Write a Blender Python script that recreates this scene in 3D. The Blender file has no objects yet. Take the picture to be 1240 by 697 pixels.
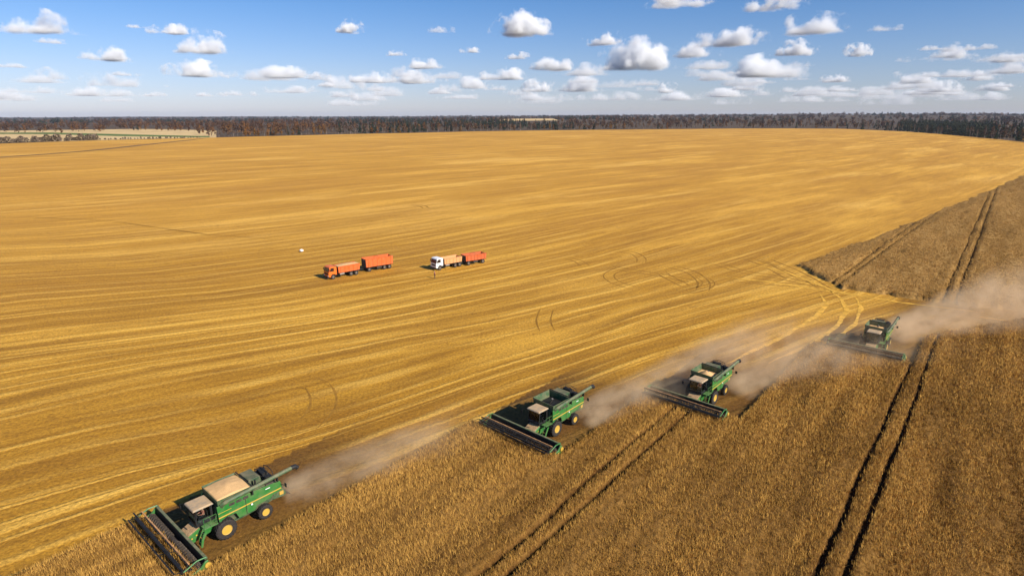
import bpy, bmesh, math, random
import numpy as np
from mathutils import Vector, Matrix
random.seed(7); rng = np.random.default_rng(7)
R = math.radians
S = bpy.context.scene
COL = S.collection

# ------------------------------------------------------------------ camera, sky, sun, exposure
FPX, YH, CAMH = 750.0, 138.5, 36.0            # focal length in pixels of a 1240 px wide frame, horizon row, drone height
PITCH = math.atan((348.5 - YH) / FPX)
cam_d = bpy.data.cameras.new('camera'); cam = bpy.data.objects.new('camera', cam_d); COL.objects.link(cam)
cam_d.sensor_width = 36.0; cam_d.sensor_fit = 'HORIZONTAL'; cam_d.lens = FPX / 1240 * 36
cam_d.clip_start = 0.5; cam_d.clip_end = 300000
cam.location = (0, 0, CAMH); cam.rotation_euler = (math.pi / 2 - PITCH, 0, 0)
S.camera = cam

SUN_EL, SUN_AZ = 33.0, 125.0                  # azimuth clockwise from +Y (the way the camera looks)
W = bpy.data.worlds.new('World'); S.world = W; W.use_nodes = True
wn = W.node_tree.nodes; wl = W.node_tree.links; wn.clear()
sky = wn.new('ShaderNodeTexSky'); sky.sky_type = 'NISHITA'; sky.sun_disc = False
sky.sun_elevation = R(SUN_EL); sky.sun_rotation = R(SUN_AZ)
sky.altitude = 150; sky.air_density = 1.0; sky.dust_density = 0.3; sky.ozone_density = 2.4
bg = wn.new('ShaderNodeBackground'); bg.inputs['Strength'].default_value = 0.070
wo = wn.new('ShaderNodeOutputWorld'); tint = wn.new('ShaderNodeMixRGB'); tint.blend_type = 'MULTIPLY'; tint.inputs[0].default_value = 1.0; 
wtc = wn.new('ShaderNodeTexCoord'); wsp = wn.new('ShaderNodeSeparateXYZ'); wl.new(wtc.outputs['Generated'], wsp.inputs[0])
wr = wn.new('ShaderNodeValToRGB'); wl.new(wsp.outputs[2], wr.inputs[0])      # clear autumn air: violet near the horizon, azure higher up
we = wr.color_ramp.elements; we[0].position = 0.0; we[0].color = (0.84, 0.90, 1.34, 1); we[1].position = 0.20; we[1].color = (0.42, 0.76, 1.16, 1)
e2 = we.new(0.06); e2.color = (0.80, 0.87, 1.22, 1); wl.new(wr.outputs[0], tint.inputs[2])
wl.new(sky.outputs[0], tint.inputs[1]); wl.new(tint.outputs[0], bg.inputs[0]); wl.new(bg.outputs[0], wo.inputs[0])
sd = bpy.data.lights.new('sun', 'SUN'); sd.energy = 5.0; sd.angle = R(0.5); sd.color = (1.0, 0.93, 0.82)
sun = bpy.data.objects.new('sun', sd); COL.objects.link(sun)
sdir = Vector((math.sin(R(SUN_AZ)) * math.cos(R(SUN_EL)), math.cos(R(SUN_AZ)) * math.cos(R(SUN_EL)), math.sin(R(SUN_EL))))
sun.rotation_euler = (-sdir).to_track_quat('-Z', 'Y').to_euler()
S.view_settings.view_transform = 'Standard'; S.view_settings.look = 'None'
S.view_settings.exposure = 0.50; S.view_settings.gamma = 1.0; S.view_settings.use_curve_mapping = False
S.render.engine = 'CYCLES'
cy = S.cycles
cy.max_bounces = 8; cy.diffuse_bounces = 2; cy.glossy_bounces = 2; cy.transmission_bounces = 4; cy.transparent_max_bounces = 12
cy.volume_bounces = 7; cy.volume_max_steps = 256; cy.volume_step_rate = 1.0
cy.use_denoising = True; cy.caustics_reflective = False; cy.caustics_refractive = False
cy.use_adaptive_sampling = True; cy.adaptive_threshold = 0.01

# ------------------------------------------------------------------ layout helpers
def un(x, y, z=0.0):
    """a point of the survey picture (1240 x 697) to the ground at height z"""
    xr = (x - 620) / FPX; vr = (y - 348.5) / FPX
    d = (xr, math.cos(PITCH) - vr * math.sin(PITCH), -math.sin(PITCH) - vr * math.cos(PITCH))
    t = (z - CAMH) / d[2]
    return (t * d[0], t * d[1])
UAZ = R(38.5)                                 # the direction the rows of the field run in
UU = np.array([math.sin(UAZ), math.cos(UAZ)]); VV = np.array([UU[1], -UU[0]])
def uv2xy(u, v): return (u * UU[0] + v * VV[0], u * UU[1] + v * VV[1])

def vnoise(x, y, seed=0):
    """smooth value noise in 0..1 for numpy arrays"""
    x = np.asarray(x, float); y = np.asarray(y, float)
    xi = np.floor(x).astype(np.int64); yi = np.floor(y).astype(np.int64)
    fx = x - xi; fy = y - yi; fx = fx * fx * (3 - 2 * fx); fy = fy * fy * (3 - 2 * fy)
    def h(a, b):
        n = (a * 374761393 + b * 668265263 + seed * 1442695041) & 0x7fffffff
        n = ((n ^ (n >> 13)) * 1274126177) & 0x7fffffff
        n = (n ^ (n >> 16)) & 0xffff
        return n / 65535.0
    return (h(xi, yi) * (1 - fx) + h(xi + 1, yi) * fx) * (1 - fy) + (h(xi, yi + 1) * (1 - fx) + h(xi + 1, yi + 1) * fx) * fy
def fbm(x, y, seed=0, o=3):
    t = 0; a = 0.5; s = 0
    for k in range(o):
        t = t + a * vnoise(x * 2 ** k, y * 2 ** k, seed + k * 17); s += a; a *= 0.5
    return t / s

# ------------------------------------------------------------------ materials
class NT:
    def __init__(self, name):
        self.m = bpy.data.materials.new(name); self.m.use_nodes = True
        self.t = self.m.node_tree; self.t.nodes.clear()
        self.out = self.t.nodes.new('ShaderNodeOutputMaterial')
    def n(self, kind, props=None, **ins):
        nd = self.t.nodes.new('ShaderNode' + kind)
        for k, v in (props or {}).items(): setattr(nd, k, v)
        for k, v in ins.items():
            key = int(k[1:]) if k[0] == 'i' and k[1:].isdigit() else k.replace('_', ' ')
            s = nd.inputs[key]
            if hasattr(v, 'node'): self.t.links.new(v, s)
            elif isinstance(v, bpy.types.Node): self.t.links.new(v.outputs[0], s)
            else: s.default_value = v
        return nd
    def math(self, op, a, b=0.0, c=None, clamp=False):
        d = dict(i0=a, i1=b)
        if c is not None: d['i2'] = c
        return self.n('Math', dict(operation=op, use_clamp=clamp), **d).outputs[0]
    def mix(self, f, a, b, mode='MIX'):
        nd = self.n('MixRGB', dict(blend_type=mode), i0=f, i1=a, i2=b); return nd.outputs[0]
    def ramp(self, f, stops):
        nd = self.n('ValToRGB', None, i0=f); e = nd.color_ramp.elements
        while len(e) < len(stops): e.new(0.5)
        for k, (p, c) in enumerate(stops):
            e[k].position = p; e[k].color = c if len(c) == 4 else (*c, 1)
        return nd.outputs[0]
    def smooth(self, x, a, b):
        return self.n('MapRange', dict(interpolation_type='SMOOTHSTEP'), i0=x, i1=a, i2=b, i3=0.0, i4=1.0).outputs[0]
    def noise(self, vec, scale, detail=2.0, rough=0.5, dims='3D', **kw):
        return self.n('TexNoise', dict(noise_dimensions=dims), Vector=vec, Scale=scale, Detail=detail, Roughness=rough, **kw).outputs[0]
    def surf(self, col, rough=0.6, metal=0.0, bump=None, bstr=0.3, bdist=0.05, **kw):
        p = self.n('BsdfPrincipled', None, Base_Color=col, Roughness=rough, Metallic=metal)
        for k, v in kw.items(): p.inputs[k.replace('_', ' ')].default_value = v
        if bump is not None:
            b = self.n('Bump', None, Strength=bstr, Distance=bdist, Height=bump)
            self.t.links.new(b.outputs[0], p.inputs['Normal'])
        self.t.links.new(p.outputs[0], self.out.inputs[0]); return p
def c4(c): return (c[0], c[1], c[2], 1.0)
def paint(name, col, rough=0.45, metal=0.0, dust=0.35, dustcol=(0.33, 0.24, 0.14), spec=0.4):
    """worn painted metal: field dust lies in uneven patches over the paint"""
    k = NT(name); g = k.n('NewGeometry'); tc = k.n('TexCoord')
    a = k.noise(tc.outputs['Object'], 1.7, 4, 0.6); b = k.noise(tc.outputs['Object'], 9.0, 3, 0.6)
    up = k.n('SeparateXYZ', None, i0=g.outputs['Normal']).outputs[2]
    f = k.math('MULTIPLY', k.smooth(k.math('ADD', a, k.math('MULTIPLY', b, 0.35)), 0.45, 0.95), dust)
    f = k.math('ADD', f, k.math('MULTIPLY', k.smooth(up, 0.5, 1.0), dust * 0.5), clamp=True)
    c = k.mix(f, c4(col), c4(dustcol))
    r = k.math('ADD', k.math('MULTIPLY', f, 0.4), rough, clamp=True)
    p = k.surf(c, 0.5, metal, bump=b, bstr=0.06, bdist=0.02); k.t.links.new(r, p.inputs['Roughness'])
    p.inputs['Specular IOR Level'].default_value = spec
    return k.m
def plain(name, col, rough=0.7, metal=0.0, var=0.25, scale=6.0, spec=0.4):
    k = NT(name); tc = k.n('TexCoord'); a = k.noise(tc.outputs['Object'], scale, 4, 0.6)
    c = k.mix(k.smooth(a, 0.3, 0.75), c4([x * (1 - var) for x in col]), c4([min(1, x * (1 + var)) for x in col]))
    p = k.surf(c, rough, metal, bump=a, bstr=0.1, bdist=0.02); p.inputs['Specular IOR Level'].default_value = spec
    return k.m

# stubble: swath coordinates come with the mesh (x across the swaths, y along them)
def stubble_mat():
    k = NT('stubble'); at = k.n('Attribute', dict(attribute_name='swath')).outputs['Vector']
    g = k.n('NewGeometry').outputs['Position']
    sx = k.n('SeparateXYZ', None, i0=at); s, t = sx.outputs[0], sx.outputs[1]
    fresh_shade = k.n('Attribute', dict(attribute_name='fresh_shade')).outputs['Fac']
    near = k.n('Attribute', dict(attribute_name='near')).outputs['Fac']
    wob = k.noise(g, 0.035, 3, 0.55)
    s2 = k.math('ADD', s, k.math('MULTIPLY', k.math('SUBTRACT', wob, 0.5), 2.2))
    wob2 = k.noise(g, 0.8, 3, 0.6)
    s2 = k.math('ADD', s2, k.math('MULTIPLY', k.math('SUBTRACT', wob2, 0.5), 0.42))
    def stripe(period, off, w, seed):
        q = k.math('DIVIDE', k.math('ADD', s2, off), period)
        fr = k.math('ABSOLUTE', k.math('SUBTRACT', k.math('FRACT', q), 0.5))
        m = k.math('SUBTRACT', 1.0, k.smooth(fr, w * 0.25 / period, w / period))
        cell = k.math('FLOOR', q)
        v = k.n('CombineXYZ', None, i0=k.math('MULTIPLY', cell, 7.31), i1=k.math('MULTIPLY', t, 0.022), i2=seed).outputs[0]
        amp = k.smooth(k.noise(v, 1.0, 3, 0.6), 0.36, 0.66)
        return k.math('MULTIPLY', m, amp)
    w1 = stripe(5.4, 0.0, 0.75, 3.0); w2 = k.math('MAXIMUM', stripe(10.7, 2.1, 0.7, 11.0), k.math('MULTIPLY', stripe(3.1, 0.6, 0.42, 31.0), 0.7))
    wind = k.math('MULTIPLY', k.math('MAXIMUM', w1, w2), near)
    d1 = k.math('MULTIPLY', stripe(5.4, 2.4, 1.6, 23.0), near)
    # fine streaks along the swaths, broad patches, straw grain
    sv = k.n('CombineXYZ', None, i0=k.math('MULTIPLY', s2, 1.15), i1=k.math('MULTIPLY', t, 0.06), i2=0.0).outputs[0]
    streak = k.noise(sv, 1.0, 4, 0.6)
    sv2 = k.n('CombineXYZ', None, i0=k.math('MULTIPLY', s, 0.075), i1=k.math('MULTIPLY', t, 0.009), i2=5.0).outputs[0]
    band = k.noise(sv2, 1.0, 5, 0.62)
    patch = k.noise(g, 0.011, 5, 0.6)
    grain = k.noise(g, 2.6, 5, 0.78)
    grain2 = k.noise(g, 0.5, 4, 0.7)
    base = k.ramp(streak, [(0.22, (0.23, 0.108, 0.014)), (0.50, (0.41, 0.212, 0.026)), (0.78, (0.56, 0.315, 0.045))])
    base = k.mix(k.math('MULTIPLY', k.smooth(band, 0.51, 0.64), 0.75), base, c4((0.66, 0.38, 0.065)))
    base = k.mix(k.math('MULTIPLY', k.smooth(band, 0.47, 0.33), 0.6), base, c4((0.26, 0.12, 0.016)))
    base = k.mix(k.math('MULTIPLY', k.smooth(patch, 0.50, 0.70), 0.45), base, c4((0.63, 0.36, 0.062)))
    base = k.mix(k.math('MULTIPLY', k.smooth(patch, 0.47, 0.28), 0.35), base, c4((0.33, 0.155, 0.022)))
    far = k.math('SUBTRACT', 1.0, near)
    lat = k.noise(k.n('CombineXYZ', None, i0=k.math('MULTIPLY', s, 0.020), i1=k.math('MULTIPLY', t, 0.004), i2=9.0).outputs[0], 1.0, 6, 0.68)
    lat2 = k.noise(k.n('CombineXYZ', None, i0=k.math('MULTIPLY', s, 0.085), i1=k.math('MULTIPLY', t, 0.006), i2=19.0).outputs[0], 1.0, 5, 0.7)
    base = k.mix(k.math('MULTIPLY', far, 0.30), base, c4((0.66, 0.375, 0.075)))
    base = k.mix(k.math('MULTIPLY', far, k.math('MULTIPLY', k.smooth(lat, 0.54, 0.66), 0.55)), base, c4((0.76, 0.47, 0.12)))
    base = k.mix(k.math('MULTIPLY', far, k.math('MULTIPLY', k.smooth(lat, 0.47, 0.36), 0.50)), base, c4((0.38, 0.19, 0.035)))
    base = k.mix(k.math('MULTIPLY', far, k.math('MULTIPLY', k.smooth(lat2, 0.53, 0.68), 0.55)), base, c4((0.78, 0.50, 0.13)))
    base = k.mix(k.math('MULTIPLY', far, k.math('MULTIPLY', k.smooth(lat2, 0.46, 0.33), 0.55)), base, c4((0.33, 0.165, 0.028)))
    base = k.mix(k.math('MULTIPLY', d1, 0.5), base, c4((0.21, 0.10, 0.016)))
    base = k.mix(k.math('MULTIPLY', k.smooth(grain2, 0.46, 0.28), 0.55), base, c4((0.22, 0.105, 0.018)))
    base = k.mix(k.math('MULTIPLY', wind, 0.85), base, c4((0.78, 0.49, 0.12)))
    base = k.mix(k.math('MULTIPLY', k.smooth(fresh_shade, 0.15, 0.75), 0.85), base, k.mix(grain2, c4((0.060, 0.027, 0.009)), c4((0.15, 0.075, 0.026))))  # fresh-cut brown plus the crop edge's shade, put into the colour
    gr = k.ramp(grain, [(0.30, (0.30, 0.27, 0.24)), (0.5, (0.90, 0.90, 0.90)), (0.70, (1.5, 1.5, 1.5))])
    base = k.mix(0.78, base, gr, 'MULTIPLY')
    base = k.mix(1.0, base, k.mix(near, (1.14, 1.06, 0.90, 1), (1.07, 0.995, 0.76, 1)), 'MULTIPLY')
    h = k.math('ADD', k.math('MULTIPLY', grain, 1.0), k.math('MULTIPLY', wind, 0.9))
    k.surf(base, 0.85, bump=h, bstr=0.7, bdist=0.22, Specular_IOR_Level=0.15)
    return k.m
def crop_mat(name, lo, hi, blot=0.45):
    k = NT(name); a = k.n('Attribute', dict(attribute_name='tone')).outputs['Fac']
    g = k.n('NewGeometry').outputs['Position']
    n1 = k.noise(g, 0.06, 4, 0.6); n2 = k.noise(g, 2.4, 4, 0.7)
    f = k.math('ADD', k.math('MULTIPLY', a, 0.55), k.math('MULTIPLY', n2, 0.5))
    c = k.mix(k.smooth(f, 0.15, 0.95), c4(lo), c4(hi)); c = k.mix(k.smooth(a, 0.08, 0.0), c, c4([x * 0.4 for x in lo]))
    c = k.mix(k.math('MULTIPLY', k.smooth(n1, 0.42, 0.70), blot), c, c4([x * 0.8 for x in lo]))
    k.surf(c, 0.9, bump=n2, bstr=0.6, bdist=0.25, Specular_IOR_Level=0.1)
    return k.m
def soil_mat(name, lo, hi, scale, bd=0.3):
    k = NT(name); g = k.n('NewGeometry').outputs['Position']
    n1 = k.noise(g, scale, 5, 0.65); n2 = k.noise(g, scale * 14, 3, 0.7)
    c = k.mix(k.smooth(k.math('ADD', k.math('MULTIPLY', n1, 0.7), k.math('MULTIPLY', n2, 0.3)), 0.35, 0.65), c4(lo), c4(hi))
    k.surf(c, 0.95, bump=n2, bstr=0.4, bdist=bd, Specular_IOR_Level=0.1); return k.m
def tree_mat(name, cols):
    k = NT(name); a = k.n('Attribute', dict(attribute_name='tone')).outputs['Fac']
    oi = k.n('ObjectInfo').outputs['Random']
    f = k.math('FRACT', k.math('ADD', a, oi))
    st = [((i + 0.5) / len(cols), c) for i, c in enumerate(cols)]
    c = k.ramp(f, st)
    p = k.surf(c, 0.9, Specular_IOR_Level=0.1); return k.m

M = {}
M['stubble'] = stubble_mat()
M['crop'] = crop_mat('ripe_crop', (0.095, 0.042, 0.009), (0.32, 0.165, 0.040), 0.22)
M['crop_ear'] = crop_mat('ripe_ears', (0.23, 0.110, 0.020), (0.74, 0.42, 0.100), 0.16)
M['crop_far'] = crop_mat('pale_crop', (0.24, 0.128, 0.032), (0.45, 0.26, 0.080), 0.05)
M['crop_ear_far'] = crop_mat('pale_ears', (0.28, 0.150, 0.036), (0.58, 0.34, 0.105), 0.05)
M['floor'] = soil_mat('forest_floor', (0.05, 0.036, 0.024), (0.11, 0.075, 0.045), 0.01)
M['pale'] = soil_mat('pale_stubble', (0.50, 0.34, 0.15), (0.66, 0.47, 0.23), 0.012)
M['green_field'] = soil_mat('winter_crop', (0.07, 0.12, 0.025), (0.14, 0.18, 0.05), 0.02)
M['track'] = soil_mat('track_soil', (0.14, 0.085, 0.035), (0.25, 0.15, 0.06), 0.05)
M['rut'] = soil_mat('rut_soil', (0.21, 0.100, 0.016), (0.36, 0.180, 0.028), 0.6, 0.05)
M['green'] = paint('green_paint', (0.018, 0.155, 0.026), 0.38, dust=0.24)
M['green_top'] = paint('dusty_green_paint', (0.020, 0.080, 0.030), 0.5, dust=0.45)
M['dkgreen'] = paint('dark_green_paint', (0.016, 0.055, 0.022), 0.55, dust=0.4)
M['yellow'] = paint('yellow_paint', (0.54, 0.33, 0.035), 0.5, dust=0.5, dustcol=(0.36, 0.24, 0.10))
M['black'] = plain('black_metal', (0.016, 0.015, 0.014), 0.6)
M['dark'] = plain('dark_dusty_metal', (0.055, 0.042, 0.032), 0.75, var=0.45)
M['steel'] = plain('worn_steel', (0.22, 0.19, 0.16), 0.45, 0.6)
M['rubber'] = plain('tyre_rubber', (0.030, 0.024, 0.020), 0.85, var=0.4)
M['roof'] = paint('cab_roof_paint', (0.20, 0.19, 0.15), 0.5, dust=0.95, dustcol=(0.46, 0.31, 0.17))
M['chaff'] = plain('dust_and_chaff', (0.40, 0.255, 0.13), 0.95, var=0.3, spec=0.1)
M['grain'] = plain('harvested_grain', (0.62, 0.38, 0.17), 0.95, var=0.12, scale=14, spec=0.1)
M['straw_row'] = plain('straw_row', (0.66, 0.36, 0.055), 0.95, var=0.3, scale=0.8, spec=0.1)
M['straw'] = plain('cut_straw', (0.55, 0.32, 0.11), 0.95, var=0.35, scale=5, spec=0.1)
M['orange'] = paint('orange_paint', (0.75, 0.145, 0.012), 0.4, dust=0.12)
M['orange_b'] = paint('orange_body_paint', (0.64, 0.115, 0.016), 0.5, dust=0.22)
M['red_b'] = paint('red_orange_body_paint', (0.52, 0.095, 0.020), 0.55, dust=0.25)
M['tan_b'] = paint('faded_tan_body_paint', (0.66, 0.31, 0.12), 0.6, dust=0.25)
M['white'] = paint('white_paint', (0.80, 0.79, 0.78), 0.4, dust=0.06)
M['red'] = plain('red_lens', (0.45, 0.03, 0.02), 0.3)
M['skin'] = plain('skin', (0.48, 0.29, 0.20), 0.6, var=0.08)
M['shirt_red'] = plain('red_cloth', (0.42, 0.08, 0.06), 0.85)
M['shirt_pink'] = plain('faded_red_cloth', (0.55, 0.20, 0.15), 0.85)
M['trouser'] = plain('dark_cloth', (0.02, 0.02, 0.028), 0.85)
M['cap_pale'] = plain('pale_cloth', (0.62, 0.66, 0.62), 0.85)
M['hair'] = plain('dark_hair', (0.02, 0.014, 0.010), 0.7)
M['bag'] = plain('white_sheeting', (0.80, 0.78, 0.74), 0.6, var=0.05)
def glass_mat():
    k = NT('tinted_glass')
    gl = k.n('BsdfGlossy', None, Color=(0.8, 0.85, 0.9, 1), Roughness=0.06)
    tr = k.n('BsdfTransparent', None, Color=(0.84, 0.88, 0.86, 1))
    fr = k.n('Fresnel', None, IOR=1.5)
    mx = k.n('MixShader', None, i0=fr.outputs[0], i1=tr.outputs[0], i2=gl.outputs[0])
    k.t.links.new(mx.outputs[0], k.out.inputs[0]); return k.m
M['glass'] = glass_mat()
M['wglass'] = plain('dark_windscreen', (0.018, 0.012, 0.014), 0.08, var=0.1, spec=0.8)

# ------------------------------------------------------------------ object helpers
def tag(o, label=None, cat=None, group=None, kind=None):
    if label: o['label'] = label
    if cat: o['category'] = cat
    if group: o['group'] = group
    if kind: o['kind'] = kind
    return o
def empty(name, loc=(0, 0, 0), rz=0.0):
    o = bpy.data.objects.new(name, None); COL.objects.link(o); o.location = loc; o.rotation_euler = (0, 0, rz); o.empty_display_size = 0.5
    return o
def np_mesh(name, verts, faces, mat, smooth=False, attrs=None, parent=None):
    """faces: (n,3) or (n,4) int array"""
    me = bpy.data.meshes.new(name); verts = np.asarray(verts, np.float32); faces = np.asarray(faces, np.int32)
    nv, (nf, k) = len(verts), faces.shape
    me.vertices.add(nv); me.vertices.foreach_set('co', verts.ravel())
    me.loops.add(nf * k); me.loops.foreach_set('vertex_index', faces.ravel())
    me.polygons.add(nf); me.polygons.foreach_set('loop_start', np.arange(nf, dtype=np.int32) * k)
    me.update(calc_edges=True); me.validate()
    if smooth: me.polygons.foreach_set('use_smooth', np.ones(len(me.polygons), bool))
    for an, (typ, data) in (attrs or {}).items():
        a = me.attributes.new(an, typ, 'POINT')
        a.data.foreach_set('vector' if typ == 'FLOAT_VECTOR' else 'value', np.asarray(data, np.float32).ravel())
    me.materials.append(mat)
    o = bpy.data.objects.new(name, me); COL.objects.link(o)
    if parent: o.parent = parent
    return o
class MB:
    """collects simple shapes and links them as one mesh object"""
    def __init__(self): self.bm = bmesh.new()
    def box(self, x0, x1, y0, y1, z0, z1, top=None):
        """top = (x0, x1, y0, y1) of the upper face when it differs"""
        t = top or (x0, x1, y0, y1)
        p = [(x0, y0, z0), (x1, y0, z0), (x1, y1, z0), (x0, y1, z0), (t[0], t[2], z1), (t[1], t[2], z1), (t[1], t[3], z1), (t[0], t[3], z1)]
        v = [self.bm.verts.new(q) for q in p]
        for f in ((0, 3, 2, 1), (4, 5, 6, 7), (0, 1, 5, 4), (1, 2, 6, 5), (2, 3, 7, 6), (3, 0, 4, 7)): self.bm.faces.new([v[i] for i in f])
        return self
    def prism(self, prof, y0, y1):
        """profile of (x, z) points extruded across y"""
        a = [self.bm.verts.new((x, y0, z)) for x, z in prof]; b = [self.bm.verts.new((x, y1, z)) for x, z in prof]
        n = len(prof)
        self.bm.faces.new(a); self.bm.faces.new(b[::-1])
        for i in range(n): self.bm.faces.new((a[i], b[i], b[(i + 1) % n], a[(i + 1) % n]))
        return self
    def tube(self, pts, r, n=10, r1=None):
        pts = [Vector(p) for p in pts]; rings = []
        for i, p in enumerate(pts):
            d = (pts[min(i + 1, len(pts) - 1)] - pts[max(i - 1, 0)]).normalized()
            q = Vector((0, 0, 1)) if abs(d.z) < 0.9 else Vector((1, 0, 0))
            a = d.cross(q).normalized(); b = d.cross(a)
            rr = r if r1 is None else r + (r1 - r) * i / (len(pts) - 1)
            rings.append([self.bm.verts.new(p + rr * (a * math.cos(2 * math.pi * j / n) + b * math.sin(2 * math.pi * j / n))) for j in range(n)])
        for q, w in zip(rings, rings[1:]):
            for j in range(n): self.bm.faces.new((q[j], q[(j + 1) % n], w[(j + 1) % n], w[j]))
        self.bm.faces.new(rings[0][::-1]); self.bm.faces.new(rings[-1])
        return self
    def lathe(self, prof, cx, cy, cz, n=28, cap=True):
        """profile of (y, radius) turned about an axis along y through (cx, cy, cz)"""
        rings = [[self.bm.verts.new((cx + r * math.cos(2 * math.pi * j / n), cy + y, cz + r * math.sin(2 * math.pi * j / n))) for j in range(n)] for y, r in prof]
        for q, w in zip(rings, rings[1:]):
            for j in range(n): self.bm.faces.new((q[j], q[(j + 1) % n], w[(j + 1) % n], w[j]))
        if cap: self.bm.faces.new(rings[0][::-1]); self.bm.faces.new(rings[-1])
        return self
    def quad(self, *p):
        self.bm.faces.new([self.bm.verts.new(q) for q in p]); return self
    def build(self, name, mat, parent=None, smooth=False, bevel=0.0):
        bmesh.ops.recalc_face_normals(self.bm, faces=self.bm.faces)
        if bevel:
            bmesh.ops.bevel(self.bm, geom=[e for e in self.bm.edges if len(e.link_faces) == 2 and e.calc_face_angle(0) > 0.5], offset=bevel, segments=1, affect='EDGES', profile=0.5, clamp_overlap=True)
        me = bpy.data.meshes.new(name); self.bm.to_mesh(me); self.bm.free()
        if smooth:
            for p in me.polygons: p.use_smooth = True
            try: me.set_sharp_from_angle(angle=R(40))
            except Exception: pass
        me.materials.append(mat)
        o = bpy.data.objects.new(name, me); COL.objects.link(o)
        if parent: o.parent = parent
        return o
def copy_tree(o, parent=None):
    c = o.copy(); COL.objects.link(c)
    if parent: c.parent = parent
    for ch in list(o.children): copy_tree(ch, c)
    return c

# ------------------------------------------------------------------ terrain
def pxaz(x, y): p = un(x, y); return math.atan2(p[0], p[1]), math.hypot(*p)
EDGE = [(-140, 178), (0, 174), (60, 172), (120, 170), (180, 168.6), (243, 167), (300, 165.5), (360, 164), (420, 162.5), (500, 161), (560, 159.5), (620, 158.5),
        (700, 157.5), (800, 156.5), (930, 155.5), (1020, 156), (1100, 159.5), (1160, 164.5), (1240, 172), (1330, 182)]
EA = np.array([pxaz(*e) for e in EDGE])
def Redge(az): return np.interp(az, EA[:, 0], EA[:, 1])
def relief(x, y):
    r = np.hypot(x, y); az = np.arctan2(x, np.maximum(y, 1e-3))
    tilt = np.interp(az, [-0.75, -0.3, 0.0, 0.3, 0.75], [-17, -9, 4, 20, 28])
    s = np.clip((r - 1900) / 3600, 0, 1); s = s * s * (3 - 2 * s)
    hills = (fbm(x / 1100.0, y / 1100.0, 5, 3) - 0.5) * 24
    k1 = np.clip((r - 1750) / 900, 0, 1); k1 = k1 * k1 * (3 - 2 * k1)
    cx, cy = 92.0, 3300.0
    bump = 17 * np.exp(-(((x - cx) / 420) ** 2 + ((y - cy) / 600) ** 2))
    return s * tilt + k1 * hills + bump
def fan(az0, az1, na, rs):
    """rs: array (nr,) or (nr, na)"""
    az = np.linspace(az0, az1, na); rs = np.asarray(rs)
    if rs.ndim == 1: rs = np.repeat(rs[:, None], na, 1)
    x = rs * np.sin(az)[None]; y = rs * np.cos(az)[None]
    nr = rs.shape[0]; i = np.arange(nr * na).reshape(nr, na)
    f = np.stack([i[:-1, :-1], i[:-1, 1:], i[1:, 1:], i[1:, :-1]], -1).reshape(-1, 4)
    return x.ravel(), y.ravel(), f
rs = np.concatenate([[2.0], np.geomspace(15, 14000, 130)])
x, y, f = fan(-1.55, 1.55, 241, rs)
o = np_mesh('ground', np.stack([x, y, relief(x, y) - 0.45], 1), f, M['floor'], True); tag(o, kind='structure')

# ------------------------------------------------------------------ stubble field with swath coordinates
CUR = {  # traced swath lines, (along, across) in metres, with the running number of the line
    0.0: [(8, -63), (25, -60), (38, -56), (55, -53), (67, -50.5), (85, -46), (110, -39), (140, -29), (200, -22), (400, 2)],
    9.0: [(10, -71.5), (20, -68.6), (34, -61.5), (42, -59.5), (67, -54.7), (85, -50.8), (103, -47.5), (139, -37.5), (200, -30), (400, -6)],
    24.0: [(15, -94), (33, -90), (55, -81), (83, -70), (114, -61), (163, -52), (406, -14)],
    46.0: [(21, -118), (41, -108), (65, -97), (103, -88), (129, -83), (200, -76), (400, -44)],
    96.0: [(33, -171), (59, -152), (90, -142), (118, -136), (200, -128), (400, -96)]}
def swath(u, v):
    ks = sorted(CUR); vs = []
    for s in ks:
        c = np.array(CUR[s]); q = np.interp(u, c[:, 0], c[:, 1])
        q = np.where(u < c[0, 0], c[0, 1] + (u - c[0, 0]) * 0.35, q)
        q = np.where(u > c[-1, 0], c[-1, 1] + (u - c[-1, 0]) * 0.12, q); vs.append(q)
    s = np.where(v > vs[0], -(v - vs[0]), 0.0)
    for a in range(len(ks) - 1):
        t = (vs[a] - v) / np.maximum(vs[a] - vs[a + 1], 0.5)
        s = np.where((t > 0) & (t <= 1), ks[a] + t * (ks[a + 1] - ks[a]), s)
    return np.where(v < vs[-1], ks[-1] + (vs[-1] - v), s)
PASS = [(-57.0, -46.0, 17.3), (-45.6, -33.4, 49.8), (-33.0, -20.8, 70.2), (-19.5, -6.9, 104.6)]   # v0, v1, knife line u of each combine
na = 520; azs = np.linspace(-1.25, 1.25, na); Rb = Redge(azs)
tt = np.linspace(0, 1, 420)[:, None]
x, y, f = fan(-1.25, 1.25, na, 12.0 * (Rb[None] / 12.0) ** tt)
u = x * UU[0] + y * UU[1]; v = x * VV[0] + y * VV[1]
fresh_shade = np.zeros_like(u)
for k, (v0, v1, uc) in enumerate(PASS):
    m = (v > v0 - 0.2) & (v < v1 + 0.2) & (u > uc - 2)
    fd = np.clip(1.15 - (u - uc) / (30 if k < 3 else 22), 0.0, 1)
    fresh_shade = np.where(m, np.maximum(fresh_shade, fd), fresh_shade)
fresh_shade = np.maximum(fresh_shade, 0.50 * np.clip((u - 104) / 8, 0, 1) * np.clip((v + 20) / 9, 0, 1) * np.clip((175 - u) / 20, 0, 1))  # harvested headland only muted to brown with the same mask
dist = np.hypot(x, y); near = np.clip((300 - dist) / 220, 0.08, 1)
zz = (fbm(x / 70, y / 70, 3) - 0.5) * 0.3 * np.clip((dist - 160) / 200, 0, 1)
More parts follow.
